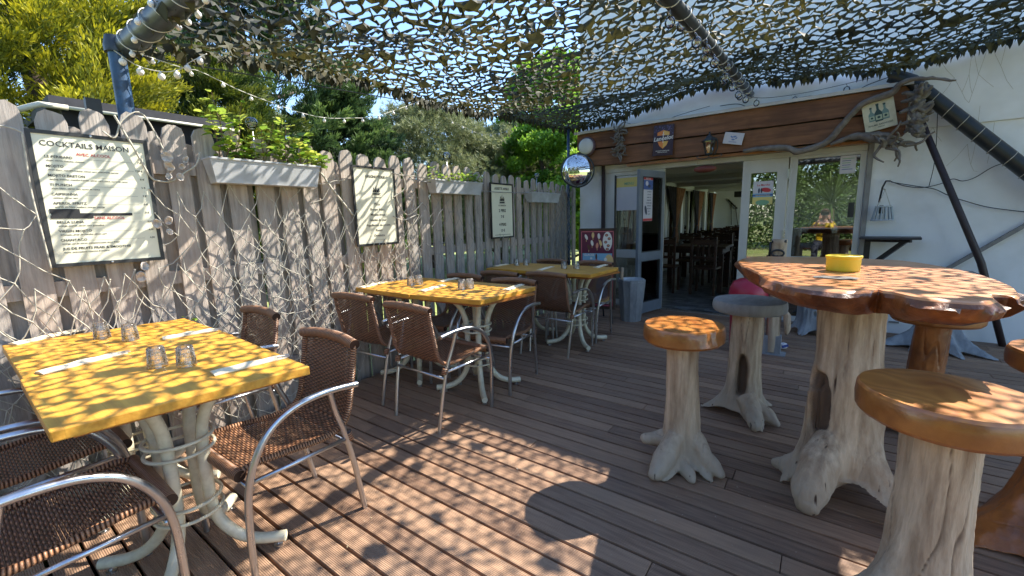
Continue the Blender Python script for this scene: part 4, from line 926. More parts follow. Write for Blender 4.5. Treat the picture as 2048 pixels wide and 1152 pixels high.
# wood clad bin
t = thing('wooden_planter_bin', 'tapered grey wood clad bin with a stick in it beside the open door', 'bin', (-1.815, 4.93, 0))
m = MB(); ns = 12
for k in range(ns):
    a = 2*PI*k/ns; r0, r1 = .115, .158; ca, sa = math.cos(a), math.sin(a); wd0, wd1 = r0*PI/ns*.98, r1*PI/ns*.98
    jag = random.uniform(-.012, .012); prev = None
    n_ = 8; vs = []
    for i in range(n_+1):
        u = i/n_; r = r0+(r1-r0)*u+.006*noise.noise(Vector((k*3, u*4, 0))); ww = wd0+(wd1-wd0)*u+.004*noise.noise(Vector((k*5, u*5, 2)))
        z = u*(.50+jag)
        for (s1, s2) in ((-1, 0), (1, 0), (1, 1), (-1, 1)): rr = r-(.014 if s2 else 0); vs.append((rr*ca-s1*ww*sa, rr*sa+s1*ww*ca, z))
    fs = [(3, 2, 1, 0), (4*n_, 4*n_+1, 4*n_+2, 4*n_+3)]
    for i in range(n_):
        for q in range(4): fs.append((4*i+q, 4*i+(q+1) % 4, 4*i+4+(q+1) % 4, 4*i+4+q))
    m.add(vs, fs)
m.build('wood_cladding', M['greypaint'], t)
m = MB(); m.lathe([(.0, .02), (.095, .02), (.138, .49), (.146, .50), (.146, .507), (.133, .505), (.128, .47), (0, .46)], n=28); m.build('inner_bucket', M['planter'], t, smooth=True, angle=40)
m = MB(); m.tube([(.155*math.cos(a), .155*math.sin(a), .475) for a in np.linspace(0, 2*PI, 24, endpoint=False)], .007, 6, closed=True); m.build('hoop', M['greypaint'], t, smooth=True)
m = MB(); m.tube([(-.10, -.02, .40), (-.115, -.02, .52), (-.11, -.02, .64)], [.018, .02, .017], 10); m.build('stick', M['drift'], t, smooth=True)

# easel sign
def flat(name, mat, parent, quad): pass
t = thing('ice_cream_easel', 'easel signboard with an ice cream poster behind the farthest table', 'signboard', (-2.12, 4.62, 0), R(10))
W2 = .195
m = MB(); m.box(-W2-.025, -W2, -.014, .014, .17, 1.12); m.box(W2, W2+.025, -.014, .014, .17, 1.12); m.box(-W2, W2, -.014, .014, 1.095, 1.12); m.box(-W2, W2, -.014, .014, .17, .20); m.build('board_frame', M['trunk'], t)
m = MB(); m.box(-W2, W2, -.004, .010, .20, 1.095); m.build('poster', mk('plum_print', S((92, 26, 62)), rough=.35), t)
def disc(mb, x, z, rx, rz, y, mi=0, n=18, a0=0, rot=0):
    vs = []
    for i in range(n): a = 2*PI*i/n; px, pz = rx*math.cos(a), rz*math.sin(a); vs.append((x+px*math.cos(rot)-pz*math.sin(rot), y, z+px*math.sin(rot)+pz*math.cos(rot)))
    return mb.add(vs, [tuple(range(n))], None, mi)
def rect(mb, x0, x1, z0, z1, y, mi=0): return mb.add([(x0, y, z0), (x1, y, z0), (x1, y, z1), (x0, y, z1)], [(0, 1, 2, 3)], None, mi)
cols = [mk('p_'+n_, c, rough=.4) for n_, c in (('white', (.75, .72, .68)), ('blue', (.22, .42, .60)), ('sand', (.72, .50, .22)), ('pink', (.62, .16, .2)), ('choc', (.10, .04, .03)), ('cyan', (.15, .3, .5)), ('coral', (.7, .28, .18)), ('grey', (.2, .22, .25)))]
m = MB()
rect(m, -.175, .175, .66, .83, -.0052, 1); disc(m, -.15, .70, .06, .05, -.0056, 6); disc(m, .14, .72, .055, .10, -.0056, 2)
disc(m, -.01, .79, .012, .035, -.006, 4); rect(m, -.02, .005, .70, .76, -.006, 3); rect(m, -.05, -.03, .73, .735, -.006, 0); disc(m, .05, .73, .015, .02, -.006, 0); disc(m, -.07, .77, .014, .014, -.006, 0); disc(m, .10, .76, .018, .02, -.0062, 0)
for (x, z, a_, c_) in [(-.13, 1.02, .4, 0), (-.05, 1.04, 0, 2), (.02, 1.03, .1, 0), (-.06, .95, .2, 0), (.0, .92, -.1, 6), (.04, .95, .3, 2), (-.1, .9, .3, 4)]:
    disc(m, x, z, .016, .034, -.006, c_, rot=a_); rect(m, x-.003, x+.003, z-.055, z-.03, -.0058, 2)
disc(m, .12, .97, .055, .11, -.0056, 0)
for (x, z) in [(.11, 1.04), (.14, 1.0), (.10, .96), (.13, .92), (.12, .88)]: disc(m, x, z, .018, .016, -.006, 4); disc(m, x, z, .010, .008, -.0063, 6)
rect(m, -.18, .18, .24, .62, -.0052, 2); disc(m, .06, .42, .07, .14, -.0056, 1); disc(m, -.09, .50, .05, .08, -.0058, 3); disc(m, -.05, .32, .06, .05, -.006, 0)
rect(m, W2-.012, W2-.004, .21, 1.085, -.0055, 3); rect(m, -W2+.004, -W2+.012, .21, 1.085, -.0055, 3); rect(m, -W2+.012, W2-.012, .21, .218, -.0055, 3); rect(m, -W2+.012, W2-.012, 1.078, 1.086, -.0055, 3)
text_mesh('GLACES', .035, Matrix.Translation((-.16, -.0062, .80))@Matrix.Rotation(PI/2, 4, 'X'), .0002, m, 'LEFT', .001, 0)
m.build('print', cols, t)
m = MB(); m.tube([(-.17, .0, .17), (-.19, -.02, 0)], .011, 8); m.tube([(.17, .0, .17), (.19, -.02, 0)], .011, 8); m.tube([(0, .02, 1.08), (0, .34, 0)], .011, 8); m.build('easel_leg', M['black'], t)

# convex mirror
t = thing('convex_mirror', 'round convex traffic style mirror on a thin post at the building corner', 'mirror', (-2.74, 5.33, 1.875), R(33))
prof = [(.215*math.sin(a), -.10*math.cos(a)*1.0) for a in np.linspace(0, PI/2, 14)]
m = MB(); m.lathe([(r_, -(z_)) for r_, z_ in prof], (0, 0, 0), 40, axis='y')
m.v = [(v[0], -v[1] if False else v[1], v[2]) for v in m.v]; m.build('mirror_face', M['chrome'], t, smooth=True)
m = MB(); m.lathe([(.213, -.012), (.226, -.008), (.228, .012), (.20, .03), (.05, .045), (0, .045)], (0, 0, 0), 40, axis='y'); m.build('mirror_back', M['lampiron'], t, smooth=True, angle=40)
m = MB(); m.tube([(0, .04, 0), (-.10, .12, -.02), (-.16, .22, -.02)], .012, 8); m.build('mount_arm', M['lampiron'], t, smooth=True)

# ---- things on the beam
BY = 5.545
t = thing('bulkhead_lamp', 'round white bulkhead lamp at the left end of the beam', 'lamp', (-2.70, BY, 2.205))
m = MB(); m.lathe([(0, .0), (.125, 0), (.128, .012), (.12, .04), (.108, .046)], (0, 0, 0), 40, axis='y'); m.v = [(v[0], v[1], v[2]) for v in m.v]; m.build('housing', mk('purple_rim', (.14, .10, .13), rough=.4), t, smooth=True, angle=40)
m = MB(); m.lathe([(.106, .04), (.104, .055), (.08, .068), (.04, .074), (0, .076)], (0, 0, 0), 40, axis='y'); m.build('diffuser', M['whiteplastic'], t, smooth=True)
def clump(name, label, cat, loc, L_, r, mat, seed, n=26, spread=(.06, .03, .1), down=0, group=None):
    rr = random.Random(seed); m = MB()
    for k in range(n):
        p = Vector((rr.uniform(-1, 1)*spread[0], rr.uniform(-1, .2)*spread[1], rr.uniform(-1, 1)*spread[2])); f = 1-abs(p.z)/spread[2]*.5 if spread[2] else 1; p.x *= f
        d = Vector((rr.uniform(-1, 1), rr.uniform(-.6, .3), rr.uniform(-1.2, .8))).normalized(); pts = [p]
        for q in range(4): d = (d+Vector((rr.uniform(-.7, .7), rr.uniform(-.4, .4), rr.uniform(-.7, .7)))).normalized(); pts.append(pts[-1]+d*L_/4)
        m.tube(smoothpath(pts, 3), [r*(1-.6*i/12) for i in range(13)], 7)
    o = m.build(name, M[mat], smooth=True); o.location = loc; tag(o, label, cat, group); return o
clump('vine_root', 'gnarled dark vine root hanging at the left part of the beam', 'root', (-2.22, BY-.03, 2.20), .12, .014, 'driftgrey', 3, 46, (.055, .04, .19))
# sign boards
def sign(name, label, c, wd, ht, rot, mats, draw, th=.012, cat='sign', y=BY-.02):
    t = thing(name, label, cat, c); t.rotation_euler = (0, rot, 0)
    m = MB(); m.box(-wd/2, wd/2, -th/2, th/2, -ht/2, ht/2); m.build('plate', mats[0], t, bevel=.003)
    if draw:
        mb = MB(); draw(mb, -th/2-.0012); mb.build('print', mats, t)
    return t
TX = lambda x, z, y, rot=0: Matrix.Translation((x, y, z))@Matrix.Rotation(rot, 4, 'Y')@Matrix.Rotation(PI/2, 4, 'X')
pc = ony(1327, 281, BY-.02)
def d1(mb, y):
    rect(mb, -.105, .105, -.15, .16, y-.0001+.0006, 0)
    for k in range(60):
        a = random.uniform(-.11, .11); b_ = random.uniform(.02, .17); disc(mb, a, b_, random.uniform(.004, .010), random.uniform(.003, .007), y, 5, 6, rot=random.random()*3)
    # shield
    mb.add([(-.075, y-.0006, .095), (0, y-.0006, .12), (.075, y-.0006, .095), (.07, y-.0006, .0), (.045, y-.0006, -.06), (0, y-.0006, -.10), (-.045, y-.0006, -.06), (-.07, y-.0006, .0)], [tuple(range(8))], None, 1)
    mb.add([(0, y-.0009, .115), (.07, y-.0009, .092), (.065, y-.0009, .0), (.042, y-.0009, -.058), (0, y-.0009, -.095)], [tuple(range(5))], None, 2)
    rect(mb, -.10, .10, -.012, .058, y-.0012, 0)
    text_mesh('Lancelot', .068, TX(0, .002, y-.0018, R(-5)), .0003, mb, 'CENTER', .0015, 3, .25)
    rect(mb, -.004, .004, -.03, .10, y-.0022, 3); rect(mb, -.016, .016, .062, .068, y-.0022, 3)
    text_mesh('BRASSERIE DE BRETAGNE', .0145, TX(0, -.128, y-.001), .0002, mb, 'CENTER', .0003, 3); text_mesh('BIERES ARTISANALES', .0125, TX(0, -.145, y-.001), .0002, mb, 'CENTER', .0003, 3)
sign('brewery_sign', 'dark purple beer sign with a gold shield on the beam', (pc.x, BY-.03, pc.z), .245, .36, R(2), [mk('sign_purple', (.035, .015, .035), rough=.3), mk('sign_orange', (.72, .22, .04), rough=.3), mk('sign_gold', (.75, .45, .10), rough=.3), mk('sign_white', (.75, .72, .66), rough=.3), cols[3], mk('sign_violet', (.12, .09, .22), rough=.3)], d1)
pc = ony(1467, 277, BY-.02)
def d2(mb, y):
    for (x, z, r_) in [(-.02, .015, .016), (.01, .02, .02), (.03, .005, .014), (0, -.012, .018)]: disc(mb, x, z, r_, r_*.5, y, 1, 10, rot=x*30)
    text_mesh('bienvenue', .020, TX(0, -.042, y), .0002, mb, 'CENTER', .0002, 1, .2)
sign('small_plaque', 'small pale plaque with a blue drawing, tilted on the beam right of the lantern', (pc.x, BY-.025, pc.z), .20, .125, R(12), [mk('plaque_white', S((206, 206, 214)), rough=.4), mk('plaque_blue', S((112, 140, 190)), rough=.4)], d2)
pc = ony(1758, 230, BY-.03)
def d3(mb, y):
    for (x, s_, c_) in [(-.055, .8, 2), (.045, .9, 2), (-.005, 1.0, 1)]:
        yy_ = y-(.0006 if c_ == 1 else 0)
        rect(mb, x-.028*s_, x+.028*s_, -.06*s_, .02*s_, yy_, c_); mb.add([(x-.028*s_, yy_, .02*s_), (x+.028*s_, yy_, .02*s_), (x+.009*s_, yy_, .05*s_), (x-.009*s_, yy_, .05*s_)], [(0, 1, 2, 3)], None, c_)
        rect(mb, x-.009*s_, x+.009*s_, .05*s_, .088*s_, yy_, c_); rect(mb, x-.011*s_, x+.011*s_, .088*s_, .105*s_, yy_, 1)
        rect(mb, x-.023*s_, x+.023*s_, -.045*s_, .0, yy_-.0008, 3); disc(mb, x, -.022*s_, .012*s_, .012*s_, yy_-.0014, 1, 10)
    text_mesh('RHUMS ARRANGES', .021, TX(0, -.095, y), .0002, mb, 'CENTER', .0003, 1); text_mesh('maison', .018, TX(0, -.115, y), .0002, mb, 'CENTER', .0002, 1, .2)
sign('bottle_sign', 'pale enamel sign with three green bottles at the right end of the beam', (pc.x, BY-.045, pc.z), .235, .275, R(-12), [mk('sign_cream', S((214, 212, 190)), S((190, 186, 160)), rough=.4, nscale=9), mk('sign_green', S((44, 74, 76)), rough=.4), mk('sign_palegreen', S((110, 140, 138)), rough=.4), mk('sign_label', S((170, 184, 160)), rough=.4)], d3)
# lantern
pc = ony(1418, 292, 5.48); t = thing('wall_lantern', 'black iron carriage lantern on a scroll bracket below the beam', 'lantern', (pc.x, 5.48, pc.z-.03))
m = MB(); m.lathe([(0, .10), (.085, .085), (.09, .08), (.05, .115), (.03, .14), (.012, .155), (.008, .175), (.014, .182), (0, .19)], (0, 0, .0), 6); m.build('lamp_hood', M['lampiron'], t)
m = MB()
for k in range(6):
    a = 2*PI*k/6; m.tube([(.035*math.cos(a), .035*math.sin(a), -.06), (.068*math.cos(a), .068*math.sin(a), .085)], .004, 6)
m.lathe([(0, -.075), (.03, -.07), (.04, -.06), (.036, -.05), (0, -.05)], n=6); m.build('cage', M['lampiron'], t)
m = MB(); m.lathe([(.031, -.058), (.062, .083)], n=6); m.build('lamp_glass', M['bubble'], t)
m = MB(); m.lathe([(0, -.045), (.014, -.03), (.026, .0), (.02, .03), (.010, .05), (0, .055)], n=14); m.build('light_bulb', M['glasslamp'], t, smooth=True)
m = MB(); m.tube(smoothpath([(0, 0, -.07), (0, 0, -.10), (-.06, .02, -.105), (-.12, .03, -.095), (-.135, .03, -.075), (-.115, .03, -.065)], 4), .005, 6); m.tube(smoothpath([(0, 0, -.10), (.06, .02, -.105), (.12, .03, -.095), (.135, .03, -.075), (.115, .03, -.065)], 4), .005, 6); m.tube(smoothpath([(.03, .0, .12), (.075, .03, .10), (.08, .05, .0), (.04, .06, -.08)], 4), .006, 6); m.build('scroll_bracket', M['lampiron'], t, smooth=True)
pc = ony(1410, 338, 5.6); t = thing('oval_float', 'reddish oval net float hanging in the doorway under the lantern', 'float', (pc.x, 5.6, pc.z))
m = MB(); m.ball((0, 0, 0), .1, 24, 14, (1.30, .5, .42)); m.build('float_body', mk('brick_red_float', S((132, 70, 58)), S((104, 52, 44)), rough=.55, nscale=8, bump=.3), t, smooth=True)
m = MB(); m.tube([(-.09, 0, .02), (-.09, .02, .13)], .0025, 5); m.tube([(.09, 0, .02), (.09, .02, .13)], .0025, 5); m.build('string', M['rope'], t)
# long branch
def brpath(pp, Y): return [ony(x, y, Yy) for (x, y), Yy in zip(pp, Y)]
bp1 = brpath([(1487, 302), (1530, 297), (1570, 296), (1595, 303), (1625, 296), (1655, 283), (1680, 255), (1700, 232), (1725, 208), (1755, 196), (1785, 185), (1800, 168), (1835, 157), (1880, 158), (1912, 161)], [5.50]*6+[5.48]*5+[5.46, 5.44, 5.42, 5.40])
bp2 = brpath([(1660, 290), (1690, 278), (1715, 272), (1745, 277), (1775, 283), (1795, 290)], [5.48]*6)
bp3 = brpath([(1705, 270), (1740, 268), (1775, 272), (1805, 282)], [5.47]*4)
m = MB(); m.tube(smoothpath(bp1, 5), list(np.interp(np.linspace(0, 1, 71), [0, .1, .3, .5, .7, 1], [.020, .030, .034, .026, .030, .008])), 12); m.tube(smoothpath(bp2, 5), list(np.interp(np.linspace(0, 1, 26), [0, .4, .7, 1], [.012, .034, .040, .012])), 10); m.tube(smoothpath(bp3, 5), list(np.interp(np.linspace(0, 1, 16), [0, .5, 1], [.010, .026, .012])), 10)
for i, v in enumerate(m.v): v = Vector(v); q = .012*noise.noise(v*22); m.v[i] = (v.x+q, v.y+q*.6, v.z+q)
o = m.build('driftwood_branch', M['branch'], smooth=True); tag(o, 'long forked grey driftwood branch fixed along the right half of the beam', 'branch')
pc = ony(1795, 290, 5.46); clump('driftwood_root', 'twisted pale root pieces under the right end of the branch', 'root', (pc.x-.03, 5.46, pc.z), .22, .016, 'branch', 8, 12, (.14, .03, .02))
pc = ony(1832, 225, 5.45); t = clump('driftwood_knot', 'shaggy grey driftwood knot wrapped round the right end of the beam', 'driftwood', (pc.x, 5.46, pc.z), .10, .030, 'driftgrey', 15, 48, (.035, .05, .19))
# rope lantern on the wall + cables
pc = ony(1766, 425, 5.62); t = thing('stick_lantern', 'pale blue wooden stick lantern hanging on the white wall', 'lantern', (pc.x, 5.62, pc.z-.03))
m = MB()
for k in range(14):
    a = 2*PI*k/14; m.tube([(.085*math.cos(a), .05*math.sin(a), -.05), (.06*math.cos(a), .036*math.sin(a), .09)], .006, 6)
m.build('stick', mk('lantern_blue', (.36, .42, .46), rough=.8), t)
m = MB()
for (r_, z_) in ((.088, -.045), (.062, .088)): m.tube([(r_*math.cos(a), r_*.6*math.sin(a), z_) for a in np.linspace(0, 2*PI, 20, endpoint=False)], .008, 6, closed=True)
m.build('hoop', mk('lantern_pale', (.46, .50, .52), rough=.8), t, smooth=True)
m = MB(); m.tube([(-.05, 0, .09), (.0, .03, .25), (.05, 0, .09)], .004, 6); m.tube([(0, .03, .25), (-.01, .05, .26)], .006, 6); m.build('cord', M['rope'], t)
m = MB(); m.tube([ony(1758, 405, 5.66), ony(1765, 375, 5.64), ony(1772, 362, 5.66), ony(1780, 362, 5.7)], .008, 8); m.box(pc.x-.03, pc.x+.0, 5.64, 5.66, pc.z-.01, pc.z+.07); o = m.build('lantern_hook', M['black'], smooth=True); tag(o, 'black hook and plug holding the stick lantern', 'hook')
def cable(pts, r, name, label, cat, mat, group=None, sub=6):
    m = MB(); m.tube(smoothpath(pts, sub), r, 6); o = m.build(name, M[mat], smooth=True); tag(o, label, cat, group); return o
cable([ony(x, y, 5.68) for x, y in [(1780, 362), (1810, 372), (1845, 375), (1880, 368), (1905, 358), (1925, 362), (1950, 355), (1990, 332), (2048, 315)]], .004, 'wall_cable', 'dark cable looping from the lantern hook towards the slanting black pipe', 'cable', 'wire')
cable([ony(x, y, 5.69) for x, y in [(1782, 364), (1830, 372), (1868, 378), (1895, 390), (1930, 402), (1980, 415), (2060, 425)]], .004, 'wall_cable', 'lower dark cable crossing the white wall below the slanting black pipe', 'cable', 'wire')
cable([ony(x, y, 5.62) for x, y in [(1876, 195), (1873, 280), (1868, 330), (1858, 372)]], .003, 'wall_cable', 'thin dark cable dropping down from the end of the beam', 'cable', 'wire')
cable([ony(x, y, 5.66) for x, y in [(1440, 212), (1475, 208), (1500, 215), (1540, 215), (1560, 205), (1620, 192), (1660, 194), (1700, 187), (1740, 168), (1790, 150)]], .004, 'facade_cable', 'black cable strung along the white wall above the beam', 'cable', 'wire')
cable([ony(x, y, 5.60) for x, y in [(1250, 245), (1290, 252), (1330, 240), (1365, 228), (1420, 212)]], .003, 'facade_cable', 'thin black cable above the left part of the beam', 'cable', 'wire')
# posters on the doors
def poster(name, label, c, wd, ht, rot, yr, draws, mats, parent=None):
    t = thing(name, label, 'poster', c, yr)
    m = MB(); m.box(-wd/2, wd/2, -.0006, .0006, -ht/2, ht/2); m.build('sheet', mats[0], t)
    mb = MB(); draws(mb, -.0014, wd, ht); mb.build('print', mats, t); return t
pm = [M['paper'], mk('poster_blue', (.06, .12, .35), rough=.5), mk('poster_red', (.55, .04, .05), rough=.5), mk('poster_dark', (.04, .05, .09), rough=.5), mk('poster_yellow', (.75, .62, .2), rough=.5), mk('poster_sky', (.25, .45, .62), rough=.5), mk('poster_green', (.2, .4, .25), rough=.5)]
def pd1(mb, y, w_, h_):
    rect(mb, -w_/2, w_/2, h_/2-.03, h_/2-.002, y, 2); rect(mb, -w_/2, w_/2, -h_/2+.002, -h_/2+.03, y, 2); rect(mb, -w_/2, w_*.5, h_*.22, h_/2-.034, y, 1)
    disc(mb, -.03, h_*.36, .03, .03, y-.0004, 0, 12); disc(mb, .02, h_*.30, .03, .02, y-.0005, 3, 12); disc(mb, -.045, -h_*.25, .025, .06, y, 3, 12, rot=.3)
    text_mesh('FESTIVAL', .026, TX(0, h_/2-.025, y-.0006), .0001, mb, 'CENTER', .0006, 0)
    for k in range(9): text_mesh(['CONCERTS', 'LA PLAGE', 'SAMEDI 21H', 'DIMANCHE', 'ENTREE LIBRE', 'VENDREDI', 'MUSIQUE', 'BAR', 'PLACE'][k], .018, TX(.022, h_*.16-k*.034, y-.0004), .0001, mb, 'CENTER', .0004, 3)
# sits on the outside of the open leaf (seen through its glass)
vdir = Vector((math.cos(R(-104)), math.sin(R(-104)), 0)); hp = Vector((-1.695, FY-.03, 0))+vdir*.36
nrm = Vector((vdir.y, -vdir.x, 0))
q = poster('festival_poster', 'blue and red festival poster taped to the open door leaf', (hp.x+.006, hp.y-.004, 1.45), .20, .53, 0, R(-104)+PI, pd1, pm)
q = poster('festival_notice', 'back of the festival poster', (0, 0, -50), .2, .53, 0, 0, pd1, pm) if False else None
p = ony(1522, 385, FY-.004); 
def pd2(mb, y, w_, h_):
    rect(mb, -w_/2, w_/2, -h_/2, -h_*.18, y, 4); rect(mb, -w_/2, w_/2, -h_*.18, -h_*.02, y-.0003, 5); rect(mb, -w_/2, w_/2, -h_*.14, -h_*.07, y-.0005, 1); disc(mb, .03, h_*.12, .05, .025, y, 2, 14, rot=-.2); disc(mb, 0, -h_*.42, .07, .03, y-.0004, 6, 14)
    disc(mb, -.04, h_*.1, .010, .03, y, 3, 8); disc(mb, -.015, h_*.1, .010, .03, y, 3, 8)
    text_mesh('Le Marche', .030, TX(0, h_*.30, y), .0001, mb, 'CENTER', .0006, 2, .15); text_mesh('DES PRODUCTEURS', .016, TX(0, -h_*.13, y-.0008), .0001, mb, 'CENTER', .0004, 4)
poster('market_poster', 'cream and blue market poster behind the glass of the narrow door', (-.585, FY+.012, 1.475), .20, .26, 0, 0, pd2, pm)
def pd3(mb, y, w_, h_):
    for k in range(6): rect(mb, -w_*.38, w_*random.uniform(.1, .38), h_*.32-k*h_*.12, h_*.32-k*h_*.12+.006, y, 1 if k % 2 else 6)
poster('window_notice', 'white notice at the upper right corner of the big window', (.165, FY+.012, 1.72), .13, .18, 0, 0, pd3, pm)
def pd4(mb, y, w_, h_):
    rect(mb, -w_/2, w_/2, h_*.18, h_*.45, y, 4); text_mesh('MENU', .05, TX(0, h_*.24, y-.0005), .0001, mb, 'CENTER', .001, 6)
poster('sidelight_notice', 'large pale notice covering the top of the fixed glass left of the entrance', (-2.17, FY+.018, 1.56), .36, .46, 0, 0, pd4, pm)

# ================================================================== ON THE FENCE
def board(label, name, Yc, zc, wd, ht, drawfn, tilt=0, lean=0, x=-2.955):
    t = thing(name, label, 'menu board', (x, Yc, zc), 0); t.rotation_euler = (tilt, lean, PI/2)   # local x -> +Y, faces +X via -y
    m = MB(); b_ = .017
    m.box(-wd/2, wd/2, -.008, .004, ht/2-b_, ht/2); m.box(-wd/2, wd/2, -.008, .004, -ht/2, -ht/2+b_); m.box(-wd/2, -wd/2+b_, -.008, .004, -ht/2+b_, ht/2-b_); m.box(wd/2-b_, wd/2, -.008, .004, -ht/2+b_, ht/2-b_)
    m.build('menu_frame', M['black'], t)
    m = MB(); m.box(-wd/2+b_, wd/2-b_, -.003, .002, -ht/2+b_, ht/2-b_); m.build('menu_sheet', M['menu'], t)
    m = MB(); drawfn(m, -.0042, wd-2*b_, ht-2*b_); m.build('lettering', [M['ink'], M['redink']], t)
    m = MB()
    for (a, b2) in ((0, ht/2-b_/2), (0, -ht/2+b_/2)): m.lathe([(0, 0), (.006, .001), (.004, .004), (0, .005)], (a, -.008, b2), 10, axis='y')
    m.build('screw', M['alu'], t)
    return t
def TXr(x, z, y): return Matrix.Translation((x, y, z))@Matrix.Rotation(PI/2, 4, 'X')
def menu1(mb, y, W_, H_):
    text_mesh("COCKTAILS MAISON", .034, TXr(-.02, H_/2-.052, y), .0003, mb, 'CENTER', .0002, 0)
    text_mesh("AVEC ALCOOL", .0185, TXr(.0, H_/2-.088, y), .0003, mb, 'CENTER', .0002, 1)
    items = [("LE PERIBARD", "rhum, citron, menthe, violette", "7 €"), ("MOJITO", "rhum blanc, menthe fraiche, citron vert, cassonade, perrier", "7,50 €"), ("MOJITO BRETON", "lambig, pomme, menthe fraiche, citron vert, cidre, sucre de canne", "8 €"), ("TI PUNCH", "rhum blanc, citron vert, sucre de canne", "5 €"), ("CAIPIRINHA", "cachaca, citron vert", "7 €"), ("APEROL SPRITZ", "aperol, vin blanc petillant, orange, perrier", "8 €")]
    z = H_/2-.106
    for a, b_, c in items:
        text_mesh(a, .0165, TXr(-W_/2+.03, z, y), .0002, mb, 'LEFT', .0002, 0)
        rect(mb, -W_/2+.03+len(a)*.0118, W_/2-.055, z+.001, z+.0019, y, 0); text_mesh(c, .012, TXr(W_/2-.018, z, y), .0002, mb, 'RIGHT', .0002, 0)
        text_mesh(b_, .0105, TXr(-W_/2+.034, z-.015, y), .0002, mb, 'LEFT', .0001, 0); z -= .043
    rect(mb, -W_/2+.012, -W_/2+.115, z+.0, z+.022, y-.0004, 0); rect(mb, -W_/2+.016, W_/2-.09, z-.011, z+.002, y-.0006, 0); rect(mb, -W_/2+.012, -W_/2+.16, z-.024, z-.009, y-.0008, 0); rect(mb, W_/2-.085, W_/2-.055, z+.001, z+.0019, y, 0)
    text_mesh("8 €", .012, TXr(W_/2-.018, z, y), .0002, mb, 'RIGHT', .0002, 0)
    text_mesh("SANS ALCOOL", .0175, TXr(.02, z-.028, y), .0003, mb, 'CENTER', .0002, 1); z -= .046
    for a, b_, c in [("BELLA LUNA", "orange, ananas, citron vert, grenadine", "4,50"), ("VIRGIN MOJITO", "limonade, sirop de menthe, citron vert", "4,50"), ("CHANTACO", "orange, jus de citron, pamplemousse, sirop fraise", "4,50")]:
        text_mesh(a, .0165, TXr(-W_/2+.03, z, y), .0002, mb, 'LEFT', .0002, 0); rect(mb, -W_/2+.03+len(a)*.0118, W_/2-.055, z+.001, z+.0019, y, 0); text_mesh(c, .012, TXr(W_/2-.012, z, y), .0002, mb, 'RIGHT', .0002, 0)
        text_mesh(b_, .0105, TXr(-W_/2+.034, z-.015, y), .0002, mb, 'LEFT', .0001, 0); z -= .043
    text_mesh("JUS DE FRUITS FRAIS & SMOOTHIE", .0165, TXr(-W_/2+.034, z+.002, y), .0002, mb, 'LEFT', .0003, 0)
    text_mesh("detox, antioxydant, vitamine & boisson", .0105, TXr(-W_/2+.034, z-.013, y), .0002, mb, 'LEFT', .0001, 0)
def ship(mb, cx, cz, s, y):
    P = lambda pts: mb.add([(cx+a*s, y, cz+b*s) for a, b in pts], [tuple(range(len(pts)))], None, 0)
    P([(-1, -.55), (-.75, -.85), (.7, -.85), (1.05, -.5), (.6, -.58), (-.6, -.6)])
    for a in (-.45, .05, .55): P([(a-.015, -.6), (a+.015, -.6), (a+.015, .9-abs(a-.05)*.5), (a-.015, .9-abs(a-.05)*.5)])
    for a, h in ((-.45, .6), (.05, .88), (.55, .55)):
        P([(a-.06, -.45), (a-.40, -.40), (a-.28, 0), (a-.05, .05)]); P([(a-.04, .12), (a-.25, .08), (a-.14, h*.75), (a-.02, h*.85)]); P([(a+.05, -.4), (a+.26, -.36), (a+.18, .1), (a+.04, .3)])
    P([(-1.2, -.93), (1.2, -.93), (1.0, -.97), (-1.0, -.97)])
def menu2(mb, y, W_, H_):
    text_mesh("GRIGNOTERIE", .030, TXr(.01, H_/2-.07, y), .0003, mb, 'CENTER', .0004, 0)
    ship(mb, .01, H_/2-.165, .042, y); text_mesh("LE CABANON", .0145, TXr(.01, H_/2-.228, y), .0002, mb, 'CENTER', .0003, 0)
    for k, s_ in enumerate(["Pizza", "Burger frites", "Moules frites", "Salades du jour", "Aiguillettes de poulet", "Panini", "Omelette"]): text_mesh(s_, .027, TXr(.01, H_/2-.285-k*.042, y), .0002, mb, 'CENTER', .0002, 0)
    rect(mb, -W_*.28, W_*.28, -H_/2+.028, -H_/2+.0295, y, 0)
def menu3(mb, y, W_, H_):
    text_mesh("ASSIETTE APERO", .036, TXr(.0, H_/2-.055, y), .0003, mb, 'CENTER', .0008, 0)
    ship(mb, .0, H_/2-.155, .055, y); text_mesh("LE CABANON", .022, TXr(0, H_/2-.235, y), .0002, mb, 'CENTER', .0004, 0)
    for s_, z, q in [("2 PERS", .30, .046), ("7 €", .365, .040), ("4 PERS", .455, .046), ("13 €", .52, .040)]: text_mesh(s_, q, TXr(0, H_/2-z, y), .0003, mb, 'CENTER', .0010, 0)
    rect(mb, -W_*.38, W_*.38, -H_/2+.020, -H_/2+.024, y, 0)
board('large framed cocktail menu with two blacked out lines, on the left of the fence', 'cocktail_menu', .560, 1.395, .435, .635, menu1)
board('framed food menu with a black ship drawing in the middle of the fence', 'food_menu', 2.205, 1.38, .41, .625, menu2)
board('narrow framed snack menu with a ship drawing on the far shaded part of the fence', 'snack_menu', 3.90, 1.345, .42, .61, menu3)

